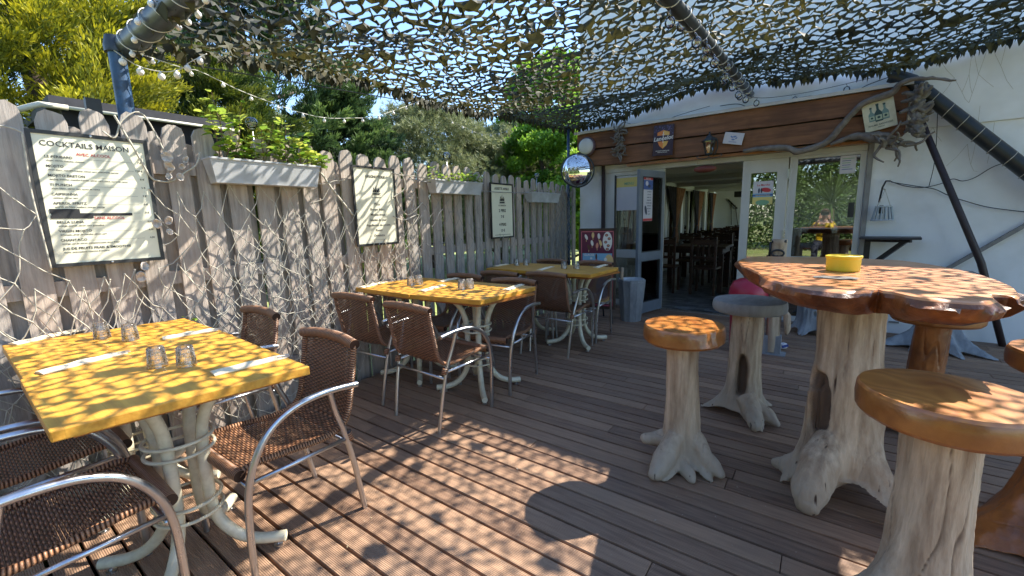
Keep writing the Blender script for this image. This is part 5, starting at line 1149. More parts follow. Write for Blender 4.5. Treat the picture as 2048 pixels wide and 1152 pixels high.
# planters
def planter(Y0, Y1, z0, z1, label, mat='planter', sag=0):
    t = thing('window_box', label, 'planter', (-2.93, (Y0+Y1)/2, z0), 0, 'long planters hooked on the fence'); L_ = Y1-Y0; h = z1-z0
    m = MB(); d0, d1 = .045, .060; x0 = .0
    prof = []
    for (ax, az, ln) in ((d0, .0, .93), (d1, h-.012, 1.0), (d1+.006, h-.012, 1.01), (d1+.006, h, 1.01), (d1-.006, h, .985), (d1-.01, h-.025, .975)):
        prof.append([(ax, -L_/2*ln, az), (ax, L_/2*ln, az), (-ax, L_/2*ln, az), (-ax, -L_/2*ln, az)])
    vs = [v for p in prof for v in p]; fs = []
    for j in range(len(prof)-1):
        for q in range(4): fs.append((4*j+q, 4*j+(q+1) % 4, 4*j+4+(q+1) % 4, 4*j+4+q))
    fs.append((3, 2, 1, 0)); m.add(vs, fs); o = m.build('box', M[mat], t, bevel=.006)
    m = MB(); m.box(-.05, .05, -L_/2*.97, L_/2*.97, h-.035, h-.022); m.build('soil', M['soil'], t)
    m = MB()
    for s in (-.4, .4): m.bar((-.064, L_*s, h*.2), (-.078, L_*s, h+.03), .02, .004, (1, 0, 0))
    m.build('hook', M['alu'], t)
    return t
planter(1.035, 1.70, 1.505, 1.65, 'long white planter full of leafy seedlings on the sunny left part of the fence')
planter(2.80, 3.47, 1.505, 1.628, 'second long planter with low green plants, between the food and snack menus')
planter(4.40, 5.08, 1.45, 1.57, 'third planter in shade near the convex mirror, nearly empty')
def seedling(x, y, z, h, n, label, seed, ls=.045, name='leafy_plant', group='young plants growing in the planters', spread=.5):
    rr = random.Random(seed); t = thing(name, label, 'plant', (x, y, z), 0, group)
    m = MB(); C, D, Wn, ln, wd, tn = [], [], [], [], [], []
    for s in range(rr.randint(2, 4)):
        d = Vector((rr.uniform(-.3, .5)*spread, rr.uniform(-1, 1)*spread, 1)).normalized(); p = Vector((rr.uniform(-.02, .02), rr.uniform(-.05, .05), 0)); pts = [p]; hh = h*rr.uniform(.6, 1.1)
        for q in range(6): d = (d+Vector((rr.uniform(-.2, .2), rr.uniform(-.25, .25), .12))).normalized(); pts.append(pts[-1]+d*hh/6)
        m.tube(pts, [.003, .003, .0025, .0022, .002, .0015, .001], 5)
        for q in range(n):
            u = rr.uniform(.12, 1)*6; a = int(min(u, 5.99)); c = pts[a].lerp(pts[a+1], u-a); an = rr.uniform(0, 2*PI)
            dd = Vector((math.cos(an), math.sin(an), rr.uniform(-.3, .7))); c2 = c+dd.normalized()*rr.uniform(.005, .03)
            C.append(c2); D.append(dd); Wn.append((rr.uniform(-.4, .4), rr.uniform(-.4, .4), 1)); k = ls*rr.uniform(.5, 1.2); ln.append(k); wd.append(k*rr.uniform(.6, .85)); tn.append(min(1, max(0, rr.gauss(.6, .25))))
    m.build('stem', mk('stem', (.16, .09, .05), rough=.7) if 'stem' not in bpy.data.materials else bpy.data.materials['stem'], t)
    C, D, Wn = np.array(C), np.array(D), np.array(Wn); q = leafquads(C, D, Wn, ln, wd)
    # six sided, slightly folded leaves
    Dn = unit(D); Sn = unit(np.cross(Dn, Wn)); Nn = np.cross(Sn, Dn); L_ = np.array(ln)[:, None]; B_ = np.array(wd)[:, None]
    V = np.stack([C, C+Dn*L_*.3+Sn*B_*.5+Nn*L_*.06, C+Dn*L_*.7+Sn*B_*.42+Nn*L_*.04, C+Dn*L_-Nn*L_*.12, C+Dn*L_*.7-Sn*B_*.42+Nn*L_*.04, C+Dn*L_*.3-Sn*B_*.5+Nn*L_*.06], 1)
    quads_np('leaves', M['leaf'], V, np.array(tn), t, 6)
pos = [(1.09, .27, 13, 'tall seedling at the left end of the white planter'), (1.19, .32, 14, 'tall leafy seedling second from the left in the white planter'), (1.28, .12, 12, 'low bushy seedling left of the glass globe in the white planter'), (1.37, .24, 13, 'seedling under the glass globe in the white planter'), (1.46, .32, 14, 'seedling just right of the glass globe in the white planter'), (1.56, .26, 15, 'bushy yellow green seedling near the right end of the white planter'), (1.66, .15, 13, 'short seedling at the right end of the white planter'), (1.76, .10, 8, 'small trailing sprig just beyond the right end of the white planter')]
for i, (Y_, h, n_, lb) in enumerate(pos): seedling(-2.93+random.uniform(-.02, .02), Y_, 1.63, h*1.25, int(n_*1.3), lb, 40+i, .060)
for i, (Y_, h, n_, lb) in enumerate([(2.86, .16, 8, 'small plant at the left end of the second planter'), (3.0, .07, 8, 'low plant left of the globe in the second planter'), (3.14, .12, 10, 'plant right of the globe in the second planter'), (3.28, .15, 12, 'plant near the middle right of the second planter'), (3.42, .13, 10, 'plant spilling over the right end of the second planter')]): seedling(-2.92, Y_, 1.605, h, n_, lb, 60+i, .05)
for i, (Y_, h, lb) in enumerate([(4.50, .05, 'sparse sprig at the left of the shaded third planter'), (4.9, .06, 'sparse sprig at the right of the shaded third planter')]): seedling(-2.92, Y_, 1.55, h, 5, lb, 70+i, .035)
for i, (x, y, h, lb) in enumerate([(-2.90, .93, .50, 'weed climbing the fence foot beside the nearest table'), (-2.90, .40, .62, 'faint weed behind the left end of the nearest table')]): seedling(x, y, .25, h, 12, lb, 80+i, .035, 'climbing_weed', 'weeds at the fence foot', .15)
# solar globes
def globe(px, py, X, zb, r, label):
    c = onx(px, py, X); t = thing('solar_globe', label, 'globe light', (c.x, c.y, zb), 0, 'clear globe lights on stakes')
    m = MB(); m.ball((0, 0, c.z-zb), r, 24, 16); m.build('glass_globe', M['bubble'], t, smooth=True)
    m = MB(); m.tube([(0, 0, 0), (0, 0, c.z-zb-r*.95)], .004, 6); m.lathe([(0, -r*1.1), (r*.35, -r*1.08), (r*.38, -r*.9), (0, -r*.86)], (0, 0, c.z-zb), 12); m.build('stake', M['alu'], t, smooth=True)
globe(503, 246, -2.93, 1.62, .036, 'clear glass globe light standing among the seedlings of the white planter')
globe(893, 312, -2.93, 1.60, .036, 'silvery globe light standing in the second planter')
globe(1073, 352, -2.93, 1.54, .030, 'small globe light standing in the shaded third planter')
# shells
def shell(px, py, X, r, label, seed, name='oyster_shell'):
    c = onx(px, py, X); rr = random.Random(seed); n = 18; vs = []; a0 = rr.uniform(0, 6)
    for (f, d) in ((0, -.010), (.4, -.006), (.75, .0), (1, .006), (.98, .009), (.7, .006), (.02, -.004)):
        for i in range(n):
            a = 2*PI*i/n; q = r*f*(1+.3*math.cos(a-a0)+.12*noise.noise(Vector((math.cos(a)*3, math.sin(a)*3, seed))))
            vs.append((d*1.6+.003*math.sin(a*5)*f, q*math.cos(a)*.75, q*math.sin(a)))
    fs = [(j*n+i, j*n+(i+1) % n, (j+1)*n+(i+1) % n, (j+1)*n+i) for j in range(6) for i in range(n)]
    m = MB(); m.add(vs, fs); o = m.build(name, M['shell'], smooth=True); o.location = c; o.rotation_euler = (rr.uniform(-.4, .4), rr.uniform(-.5, .5), rr.uniform(-.8, .3)); tag(o, label, 'shell', 'oyster shells threaded on the fence net')
for i, (x, y, r, lb) in enumerate([(333, 312, .034, 'largest white shell, at the top of the cluster right of the cocktail menu'), (339, 334, .028, 'white shell hanging directly below the largest one'), (338, 355, .020, 'small flat shell at the bottom of the upper cluster'), (360, 357, .023, 'round grey shell at the lower right of the upper cluster'), (372, 322, .020, 'shell against the left end of the white planter'), (362, 331, .018, 'little shell just left of the planter shell'),
        (314, 445, .026, 'orange tinted shell half way down beside the menu frame'), (340, 443, .024, 'elongated shell half way down, right of the orange tinted one'), (339, 467, .019, 'small round shell of the middle group, the lowest'), (290, 535, .024, 'white shell at the lower right corner of the cocktail menu'), (287, 552, .030, 'grey shell hanging below the lower right corner of the cocktail menu'), (1095-2, 300, .0, '')][:11]):
    shell(x, y, -2.925, r, lb, i)

# ================================================================== FISHING NETS
def fnet(name, label, Y0, Y1, z0, z1, cell, r, seed, mat, X=-2.945, sag=.06, holes=.0, amp=.05, mask=None, skew=0, group=None):
    rr = random.Random(seed); ny = int((Y1-Y0)/cell); nz = int((z1-z0)/(cell*.8)); P = {}
    for j in range(nz+1):
        for i in range(ny+1):
            y = Y0+(i+(.5 if j % 2 else 0))*cell; z = z1-j*cell*.8
            y += cell*.55*noise.noise(Vector((y*2.1, z*2.3, seed)))*2+rr.uniform(-.12, .12)*cell+skew*(z1-z); z += amp*2.2*noise.noise(Vector((y*1.6, z*1.6, seed+9)))-sag*math.sin(PI*((y*1.35+seed) % 1))*(1 if j else .4)+rr.uniform(-.12, .12)*cell
            x = X+.010*noise.noise(Vector((y*5, z*5, seed)))+rr.uniform(-.006, .012)
            P[i, j] = Vector((x, y, min(z, z1+.03)))
    m = MB(); edges = []
    for (i, j), p in P.items():
        for (a, b_) in ((i, j+1), (i+(1 if j % 2 else -1), j+1)):
            if (a, b_) in P and not (rr.random() < holes or (mask and mask((p+P[a, b_])/2))): edges.append(((i, j), (a, b_)))
    par = {k: k for k in P}
    def find(k):
        while par[k] != k: par[k] = par[par[k]]; k = par[k]
        return k
    for e0, e1 in edges: par[find(e0)] = find(e1)
    cnt = {}
    for k in P: cnt[find(k)] = cnt.get(find(k), 0)+1
    best = max(cnt, key=cnt.get)
    for e0, e1 in edges:
        if find(e0) != best: continue
        p, q = P[e0], P[e1]
        mid = (p+q)/2+Vector((.003, rr.uniform(-.01, .01), -rr.uniform(0, .22)*(q-p).length)); m.tube([p, (p+mid)/2+(mid-p)*.02, mid, (mid+q)/2, q], r, 4, cap=False)
    for k, p in P.items():
        if find(k) == best: m.ball(p, r*1.9, 5, 3)
    o = m.build(name, M[mat], smooth=True); tag(o, label, 'fishing net', group); return o
def behind_board(p): return (.34 < p.y < .79 and 1.07 < p.z < 1.72) or (1.99 < p.y < 2.42 and 1.06 < p.z < 1.71) or (3.68 < p.y < 4.12 and 1.03 < p.z < 1.66)
fnet('fishing_net', 'pale knotted fishing net draped over the sunlit left half of the fence', -.7, 2.55, .10, 1.50, .145, .0025, 3, 'rope', mask=behind_board, holes=.03)
fnet('fishing_net', 'loose lower fold of pale net hanging behind the nearest table', -.6, 1.7, .05, 1.02, .12, .0026, 17, 'rope', X=-2.93, sag=.10, holes=.04, skew=.2)
fnet('fishing_net', 'second layer of bunched pale net around the food menu', 1.15, 2.75, .25, 1.30, .095, .0024, 11, 'rope', X=-2.93, sag=.12, mask=behind_board, holes=.12, skew=-.25)
fnet('fishing_net', 'greyish fine net hanging on the shaded far half of the fence', 2.5, 5.5, .35, 1.55, .13, .0021, 23, 'ropegrey', mask=behind_board, holes=.06, sag=.10)
fnet('fishing_net', 'bundle of grey net hanging below the convex mirror', 5.05, 5.6, .7, 1.68, .07, .0032, 31, 'ropegrey', X=-2.94, sag=.02, holes=.1, amp=.02)
# fine net on the right wall, hanging from the pipe
def wallnet():
    rr = random.Random(5); m = MB(); P = {}
    for j in range(9):
        for i in range(14):
            x = .62+i*.14+(.07 if j % 2 else 0); z = 2.75-j*.15; x += .16*noise.noise(Vector((x*2, z*2, 1)))+rr.uniform(-.03, .03); z += .22*noise.noise(Vector((x*2, z*2, 4)))+rr.uniform(-.03, .03)
            P[i, j] = Vector((x, 5.66-.02*rr.random(), z))
    for (i, j), p in P.items():
        for (a, b_) in ((i, j+1), (i+(1 if j % 2 else -1), j+1)):
            if (a, b_) in P and rr.random() > .45:
                q = P[a, b_]; lim = 2.42-(min(p.x, q.x)-.56)*1.08
                if (p.z+q.z)/2 < lim-.5: continue
                mid = (p+q)/2-Vector((0, 0, rr.uniform(0, .03))); m.tube([p, mid, q], .0013, 4, cap=False)
    for k in range(9):     # turns round the slanting pipe
        u = k/9; c = Vector((.60+u*.95, 5.585, 2.37-u*1.03)); d = Vector((.83, 0, -.9)).normalized(); s1 = Vector((0, 1, 0)); s2 = d.cross(s1)
        m.tube([c+d*(an*.012)+s1*math.cos(an)*.066+s2*math.sin(an)*.066 for an in np.linspace(0, 2*PI, 14)], .003, 5)
    o = m.build('wall_net', M['rope'], smooth=True); tag(o, 'thin torn net hanging over the slanting black pipe on the right wall', 'fishing net')
wallnet()
# ropes and hoses on the fence
def rp(pts, r, label, mat='rope', X=-2.935, name='rope', cat='rope'): return cable([onx(x, y, X) if len((x, y)) == 2 else None for x, y in pts], r, name, label, cat, mat, 'ropes on the fence')
rp([(-60, 258), (0, 252), (40, 263), (46, 280), (62, 380), (85, 470), (103, 540)], .004, 'rope running down the left edge of the cocktail menu')
rp([(228, 230), (247, 262), (270, 300), (300, 352), (318, 362), (345, 362), (370, 345), (392, 330), (400, 305)], .005, 'thick rope looping below the upper shells to the white planter')
rp([(205, 262), (230, 275), (245, 240), (285, 228), (330, 305)], .004, 'rope tied over the picket tops above the cocktail menu')
rp([(612, 338), (640, 345), (662, 375), (690, 410), (706, 430)], .007, 'pale rope slanting from the white planter down to the food menu')
rp([(780, 345), (800, 350), (818, 352), (830, 365), (822, 352), (850, 356), (872, 352)], .004, 'knotted rope between the food menu and the second planter')
rp([(786, 395), (810, 375), (800, 345), (792, 392), (815, 430), (845, 405)], .0045, 'twisted rope right of the food menu')
rp([(786, 432), (808, 440), (838, 430), (815, 470), (822, 500)], .004, 'rope end hanging below the twisted rope')
rp([(615, 366), (650, 368), (668, 362), (690, 360)], .003, 'thin rope between the white planter and the food menu')
cable([Vector((-2.935, 2.55, 1.62)), Vector((-2.935, 2.8, 1.60)), Vector((-2.93, 3.6, 1.55)), Vector((-2.93, 4.4, 1.56)), Vector((-2.93, 5.2, 1.55)), Vector((-2.93, 5.5, 1.2)), Vector((-2.93, 5.45, .9))], .004, 'rope', 'grey rope following the fence past the snack menu', 'rope', 'ropegrey', 'ropes on the fence')

# ================================================================== FAIRY LIGHTS
def lights(name, label, pts, nb, r, drop, matc='wcable', br=.022, matb='bulb', skip=0):
    P = smoothpath(pts, 8); t = thing(name, label, 'string lights', tuple(P[0])); P0 = P[0]
    m = MB(); m.tube([p-P0 for p in P], r, 6); m.build('cable', M[matc], t, smooth=True)
    L_ = [0]
    for a, b_ in zip(P, P[1:]): L_.append(L_[-1]+(b_-a).length)
    for k in range(nb):
        s = L_[-1]*(k+.5)/nb; i = max(j for j in range(len(L_)) if L_[j] <= s); i = min(i, len(P)-2); p = P[i].lerp(P[i+1], (s-L_[i])/max(1e-6, L_[i+1]-L_[i]))-P0
        b = MB(); dx, dy = random.uniform(-.01, .01), random.uniform(-.01, .01)
        b.tube([p, p+Vector((dx, dy, -drop*.5)), p+Vector((dx, dy, -drop))], r*1.8, 6); c = p+Vector((dx, dy, -drop-br*.8)); b.ball(c, br, 14, 9, (1, 1, 1.12))
        b.build('bulb', M[matb], t, smooth=True)
    return t
lights('fairy_lights', 'white globe string lights sagging along the fence side of the canopy', [(-3.0, .79, 2.17), (-2.96, 1.0, 2.13)]+[tuple(onx(x, y, -2.95)) for x, y in [(400, 143), (478, 180), (537, 203), (604, 226), (655, 236), (705, 236), (745, 234), (800, 217), (850, 198)]], 13, .0022, .012, br=.011)
# helix round the thick pipe
P = []
for k in range(150):
    u = k/149; a = u*2*PI*11; P.append((-3.02+u*1.9, .78+.06*math.cos(a)+u*.02, 2.2+u*.018+.06*math.sin(a)))
lights('fairy_lights', 'white string lights wound round the thick pipe beside the blue post', [Vector(p) for p in P], 24, .0024, .010, br=.013)
lights('fairy_lights', 'drooping end of white string lights hanging at the head of the blue post', [(-3.02, .72, 2.16), (-2.99, .80, 2.10), (-2.97, .90, 2.09), (-2.95, .98, 2.12), (-2.93, 1.02, 2.16), (-2.9, 1.1, 2.22)], 6, .0024, .012, br=.017)
lights('fairy_lights', 'thin string of tiny white lights beyond the fence near the far corner', [tuple(onx(x, y, -3.1)) for x, y in [(893, 236), (905, 243), (930, 255), (958, 267), (985, 268), (1005, 265), (1020, 258)]], 7, .0018, .010, br=.010)
P = []
for k in range(120):
    u = k/119; a = u*2*PI*14; P.append((-.745+.048*math.cos(a), 2.3+u*3.2, 2.365+u*.165+.048*math.sin(a)))
lights('string_lights', 'clear bulb string lights wound round the dark pipe under the net', [Vector(p) for p in P], 9, .003, .05, 'wcable', .028, 'bubble')
lights('string_lights', 'row of clear bulbs hanging below the dark pipe towards the facade', [(-.70, 2.6, 2.30), (-.66, 3.4, 2.29), (-.70, 4.2, 2.34), (-.72, 4.9, 2.40), (-.60, 5.5, 2.46), (-.2, 5.64, 2.48), (.3, 5.64, 2.52)], 9, .0025, .03, 'wire', .030, 'bubble')

# ================================================================== TREES
def limb_trunk(parent, h, r, seed, nl=7, mat='trunk', crook=.15, zlo=.25, name='trunk', spread=1.0):
    rr = random.Random(seed); m = MB(); pts = [Vector((0, 0, -.3))]; d = Vector((0, 0, 1))
    for q in range(7): d = (d+Vector((rr.uniform(-crook, crook), rr.uniform(-crook, crook), .25))).normalized(); pts.append(pts[-1]+d*h/7)
    P = smoothpath(pts, 3); m.tube(P, [r*(1.25-1.05*i/(len(P)-1)) for i in range(len(P))], 9)
    for k in range(nl):
        u = zlo+(1-zlo)*k/nl; p = P[int(u*(len(P)-1))]; a = rr.uniform(0, 2*PI); L_ = h*.30*(1.25-u)*spread; dd = Vector((math.cos(a), math.sin(a), rr.uniform(.1, .7))).normalized(); q = [p]
        for s in range(4): dd = (dd+Vector((rr.uniform(-.2, .2), rr.uniform(-.2, .2), .1))).normalized(); q.append(q[-1]+dd*L_/4)
        m.tube(q, [r*.4*(1-.2*i) for i in range(5)], 6)
    return m.build(name, M[mat], parent, smooth=True)
def tree(name, label, x, y, h, rad, mat, style, seed, z0=.3, npad=150, nleaf=260, cone=1.0, squash=1.0, leaf=(.10, .035), tip=.5, padr=.55, rx=1.0, ry=1.0, group='trees beyond the fence', gz=-.22):
    """crown = many separate pads (boughs) of small leaf blades round the limbs, with gaps between them"""
    g = np.random.default_rng(seed); t = thing(name, label, 'tree', (x, y, gz), 0, group); limb_trunk(t, h*.9, .035*h**.9+.03, seed, 9, zlo=z0, spread=.8)
    Cs, Ds, Ws, Ls, Bs, Ts = [], [], [], [], [], []
    for k in range(npad):
        u = g.random()**.85; zc = h*(z0+(1-z0)*u)
        rr = rad*((1-u)**.6 if cone > .5 else math.sqrt(max(.03, 1-((u-.45)/.58)**2)))*(.82+.36*g.random())
        a = g.random()*2*PI; f = .30+.70*g.random()**.5
        out = np.array([math.cos(a)*rx, math.sin(a)*ry, 0]); c = out*rr*f+np.array([0, 0, zc]); pr = padr*rad*(.35+.35*g.random())*(1.15-u*.5)
        droop = .25*g.standard_normal()
        n_ = int(nleaf*(.6+.8*g.random()))
        if style == 'cypress':      # long flat boughs sweeping out and up, upright shoots along them
            ax = unit(out+np.array([.3*g.standard_normal(), .3*g.standard_normal(), .35+droop*.4])); s_ = g.random(n_)**.7
            side = unit(np.cross(ax, [0, 0, 1])); w_ = pr*.42*(1-s_*.75)
            nt_ = 13; ts = (np.arange(nt_)+.5)/nt_; sgn = np.where(np.arange(nt_) % 2, 1., -1.)
            td = unit(ax[None]*1.0+side[None]*(sgn*(.75-.5*ts))[:, None]+np.array([0, 0, 1.])[None]*(.10+.35*g.random(nt_))[:, None]+.18*g.standard_normal((nt_, 3))); tl_ = pr*(.95-.55*ts)*(.7+.5*g.random(nt_))
            k_ = g.integers(0, nt_, n_); v_ = g.random(n_)**.8
            base = c-ax*pr*.6+ax[None]*(ts*pr*1.5)[:, None]
            P = base[k_]+td[k_]*(v_*tl_[k_])[:, None]+g.standard_normal((n_, 3))*(.028+.05*pr*(1-v_))[:, None]*np.array([1, 1, .6])
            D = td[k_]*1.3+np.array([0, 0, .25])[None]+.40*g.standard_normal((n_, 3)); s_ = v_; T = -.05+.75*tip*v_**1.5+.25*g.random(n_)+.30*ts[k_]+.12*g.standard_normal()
            L_ = leaf[0]*(.6+.9*g.random(n_)); B_ = leaf[1]*(.6+.8*g.random(n_))
        elif style == 'pine':       # tufts of needles
            nt_ = max(4, n_//16); Q = c+g.standard_normal((nt_, 3))*np.array([pr*.55, pr*.55, pr*.38]); Q = np.repeat(Q, 16, 0); up_ = unit(unit(Q-c)+np.array([0, 0, .8])); D = unit(up_+.75*g.standard_normal(Q.shape)); P = Q; n_ = len(Q)
            T = np.repeat(g.random(nt_), 16)*.6+.25*g.random(n_)+.15; L_ = leaf[0]*(.7+.6*g.random(n_)); B_ = np.full(n_, leaf[1])
        else:                       # broad leaves
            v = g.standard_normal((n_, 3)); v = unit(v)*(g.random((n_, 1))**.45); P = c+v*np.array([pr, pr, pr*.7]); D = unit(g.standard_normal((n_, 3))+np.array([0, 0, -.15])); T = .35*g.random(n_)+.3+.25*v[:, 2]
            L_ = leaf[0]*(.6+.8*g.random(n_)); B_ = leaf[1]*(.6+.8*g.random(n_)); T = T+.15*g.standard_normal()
        Cs.append(P); Ds.append(D); Ws.append(g.standard_normal((n_, 3))+np.array([0, 0, .6])); Ls.append(L_); Bs.append(B_); Ts.append(T)
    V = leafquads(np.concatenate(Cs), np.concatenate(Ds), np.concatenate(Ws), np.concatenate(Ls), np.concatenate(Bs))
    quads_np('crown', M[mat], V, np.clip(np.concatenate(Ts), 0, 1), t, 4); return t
tree('golden_cypress', 'golden yellow cypress with sweeping boughs rising behind the left end of the fence', -6.5, .85, 5.4, 1.8, 'gold', 'cypress', 1, z0=.16, npad=380, nleaf=620, leaf=(.055, .015), tip=.9, padr=.48, ry=.60)
tree('golden_cypress', 'green and gold cypress mound behind the shed and the blue post', -7.4, 2.75, 3.75, 1.9, 'goldgreen', 'cypress', 2, z0=.15, npad=300, nleaf=600, leaf=(.056, .015), tip=.8, padr=.46, ry=.8)
tree('golden_cypress', 'low gold tipped cypress spilling over the picket tops behind the white planter', -6.2, 3.05, 2.55, 1.3, 'goldgreen', 'cypress', 12, z0=.2, npad=150, nleaf=420, leaf=(.05, .014), tip=.8, padr=.46)
tree('dark_cypress', 'tall dark green cypress seen through the net behind the white planter', -10.5, 5.0, 9.2, 2.5, 'darkgreen', 'cypress', 3, z0=.14, npad=420, nleaf=420, leaf=(.11, .028), tip=.6, padr=.42)
tree('dark_cypress', 'broad dark cypress between the tall cypress and the pine', -9.6, 6.3, 4.6, 1.9, 'darkgreen', 'cypress', 4, z0=.14, npad=300, nleaf=420, leaf=(.10, .026), tip=.6, padr=.42)
tree('maritime_pine', 'bushy grey green pine behind the middle of the fence', -10.0, 9.6, 4.7, 2.5, 'pine', 'pine', 5, z0=.15, npad=340, nleaf=560, cone=0, leaf=(.13, .014), padr=.32, ry=1.15)
tree('maritime_pine', 'second pine, wider and lower, behind the snack menu', -9.6, 12.6, 4.7, 2.5, 'pine', 'pine', 6, z0=.12, npad=320, nleaf=560, cone=0, leaf=(.13, .014), padr=.32)
tree('leafy_tree', 'bright green leafy tree next to the corner of the building', -6.6, 11.6, 4.6, 1.75, 'bright', 'leaf', 7, z0=.12, npad=200, nleaf=330, cone=0, leaf=(.10, .075), padr=.36)
tree('leafy_tree', 'taller leafy tree seen through the net left of the building', -9.0, 15.5, 7.6, 2.5, 'bright', 'leaf', 8, z0=.2, npad=200, nleaf=300, cone=0, leaf=(.16, .11), padr=.36)
tree('leafy_tree', 'far leafy tree seen through the dining room windows', -9.5, 21.5, 6.0, 2.8, 'bright', 'leaf', 18, z0=.25, npad=130, nleaf=240, cone=0, leaf=(.2, .14), padr=.38)
tree('leafy_tree', 'farther leafy tree seen through the dining room windows', -13.5, 30, 7.0, 3.4, 'bright', 'leaf', 19, z0=.25, npad=130, nleaf=240, cone=0, leaf=(.24, .16), padr=.38)
def hedge(name, label, x0, x1, y0, y1, h, n_, seed, mat='hedge', leaf=.14):
    g = np.random.default_rng(seed); P = np.stack([g.uniform(x0, x1, n_), g.uniform(y0, y1, n_), g.random(n_)**.8*h], 1)
    P[:, 2] *= .8+.25*np.sin(P[:, 0]*1.3+P[:, 1]*.9)+.15*np.sin(P[:, 0]*3.1-P[:, 1]*2.3); P[:, 2] -= .2
    V = leafquads(P, g.standard_normal((n_, 3))+[0, 0, .4], g.standard_normal((n_, 3)), leaf*(.6+.8*g.random(n_)), leaf*.7*(.6+.8*g.random(n_)))
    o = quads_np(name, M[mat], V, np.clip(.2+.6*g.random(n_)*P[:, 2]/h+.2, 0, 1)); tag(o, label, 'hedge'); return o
hedge('far_hedge', 'long green hedge at the far edge of the lawn behind the fence', -24, -20, -6, 40, 2.6, 30000, 3, leaf=.30)
hedge('far_hedge', 'hedge row beyond the lawn, seen through the dining room windows', -20, 2, 36, 39, 2.4, 22000, 4, leaf=.32)
hedge('rear_hedge', 'green hedge behind the photographer, seen only as a reflection', -8, 10, -9.5, -8, 5.6, 90000, 5, leaf=.13)
# palm behind the camera (reflected in the big window)
t = thing('cordyline_palm', 'spiky green palm behind the photographer, reflected in the big window', 'palm', (.15, -3.6, -.2))
m = MB(); m.tube([(0, 0, 0), (.03, 0, .8), (0, .02, 1.65)], [.09, .08, .07], 10); m.build('trunk', M['trunk'], t, smooth=True)
g = np.random.default_rng(9); m = MB(); tv = []
for k in range(130):
    a = g.uniform(0, 2*PI); el = g.uniform(-.5, 1.4); L_ = g.uniform(.7, 1.05); d = Vector((math.cos(a)*math.cos(el), math.sin(a)*math.cos(el), math.sin(el))); p = Vector((0, .02, 1.65)); s_ = d.cross(Vector((0, 0, 1))).normalized(); vs = []
    for q in range(6): ww = .022*(1-abs(q/5-.35)*1.1)+.002; vs += [p+s_*ww, p-s_*ww]; p = p+d*L_/5; d = (d+Vector((0, 0, -.10))).normalized()
    m.add(vs, [(2*q, 2*q+1, 2*q+3, 2*q+2) for q in range(5)]); tv += [g.random()*.6+.2]*12
o = m.build('fronds', M['hedge'], t); set_tint(o.data, tv)

# ================================================================== PHOTOGRAPHER (behind the camera, reflected in the glass)
def skin_body(name, joints, edges, radii, mat, parent, root=0, sub=2):
    me = bpy.data.meshes.new(name); me.from_pydata([tuple(j) for j in joints], edges, []); me.materials.append(mat)
    o = bpy.data.objects.new(name, me); col.objects.link(o); o.parent = parent
    o.modifiers.new('skin', 'SKIN'); sv = me.skin_vertices[0].data
    for i, r_ in enumerate(radii): sv[i].radius = r_ if isinstance(r_, tuple) else (r_, r_); sv[i].use_root = (i == root)
    s = o.modifiers.new('sub', 'SUBSURF'); s.levels = sub; s.render_levels = sub
    o.modifiers['skin'].use_smooth_shade = True
    return o
per = thing('person', 'seated person in a yellow shirt taking the picture, seen reflected in the window', 'person', (0.02, -.42, 0))
J = [(0, -.05, .50), (0, -.05, .66), (0, -.03, .84), (0, -.03, .98), (0, -.01, 1.06), (0, .02, 1.15), (0, .03, 1.22),
     (.10, -.03, .50), (.13, .32, .50), (.13, .36, .28), (.13, .36, .06), (.13, .50, .03), (-.10, -.03, .50), (-.13, .32, .50), (-.13, .36, .28), (-.13, .36, .06), (-.13, .50, .03),
     (.15, -.03, .965), (.24, .05, .80), (.20, .18, .86), (.12, .33, 1.02), (.09, .365, 1.06), (-.15, -.03, .965), (-.24, .05, .80), (-.20, .18, .86), (-.12, .33, 1.02), (-.09, .365, 1.06)]
Eg = [(0, 1), (1, 2), (2, 3), (3, 4), (4, 5), (5, 6), (0, 7), (7, 8), (8, 9), (9, 10), (10, 11), (0, 12), (12, 13), (13, 14), (14, 15), (15, 16), (3, 17), (17, 18), (18, 19), (19, 20), (20, 21), (3, 22), (22, 23), (23, 24), (24, 25), (25, 26)]
Rd = [(.13, .10), (.115, .085), (.13, .09), (.10, .07), .045, .075, .07, .085, .06, .05, .035, .03, .085, .06, .05, .035, .03, .05, .042, .036, .024, .022, .05, .042, .036, .024, .022]
skin_body('body', J, Eg, Rd, M['skin'], per)
sh_j = [J[i] for i in (1, 2, 3, 17, 18, 22, 23)]; skin_body('shirt', [J[0]]+sh_j, [(0, 1), (1, 2), (2, 3), (3, 4), (4, 5), (3, 6), (6, 7)], [(.15, .12), (.14, .105), (.15, .11), (.115, .085), .066, .058, .066, .058], M['shirt'], per)
tj = [J[i] for i in (0, 7, 8, 9, 10, 12, 13, 14, 15)]; skin_body('trousers', tj, [(0, 1), (1, 2), (2, 3), (3, 4), (0, 5), (5, 6), (6, 7), (7, 8)], [(.14, .11), .10, .076, .064, .05, .10, .076, .064, .05], M['trouser'], per)
m = MB(); m.ball((0, .005, 1.215), .098, 18, 12, (.86, 1.0, 1.0)); m.v = [(v[0], min(v[1], .03+.6*max(0, v[2]-1.2)), v[2]) for v in m.v]; m.build('hair', M['hair'], per, smooth=True)
m = MB(); m.ball((0, .112, 1.175), .014, 8, 6, (.8, 1.2, 1.3)); m.ball((.088, .03, 1.18), .02, 8, 6, (.4, .8, 1.2)); m.ball((-.088, .03, 1.18), .02, 8, 6, (.4, .8, 1.2)); m.build('nose_and_ears', M['skin'], per, smooth=True)
m = MB(); m.ball((.032, .098, 1.20), .009, 8, 6); m.ball((-.032, .098, 1.20), .009, 8, 6); m.build('eyes', M['ink'], per, smooth=True)
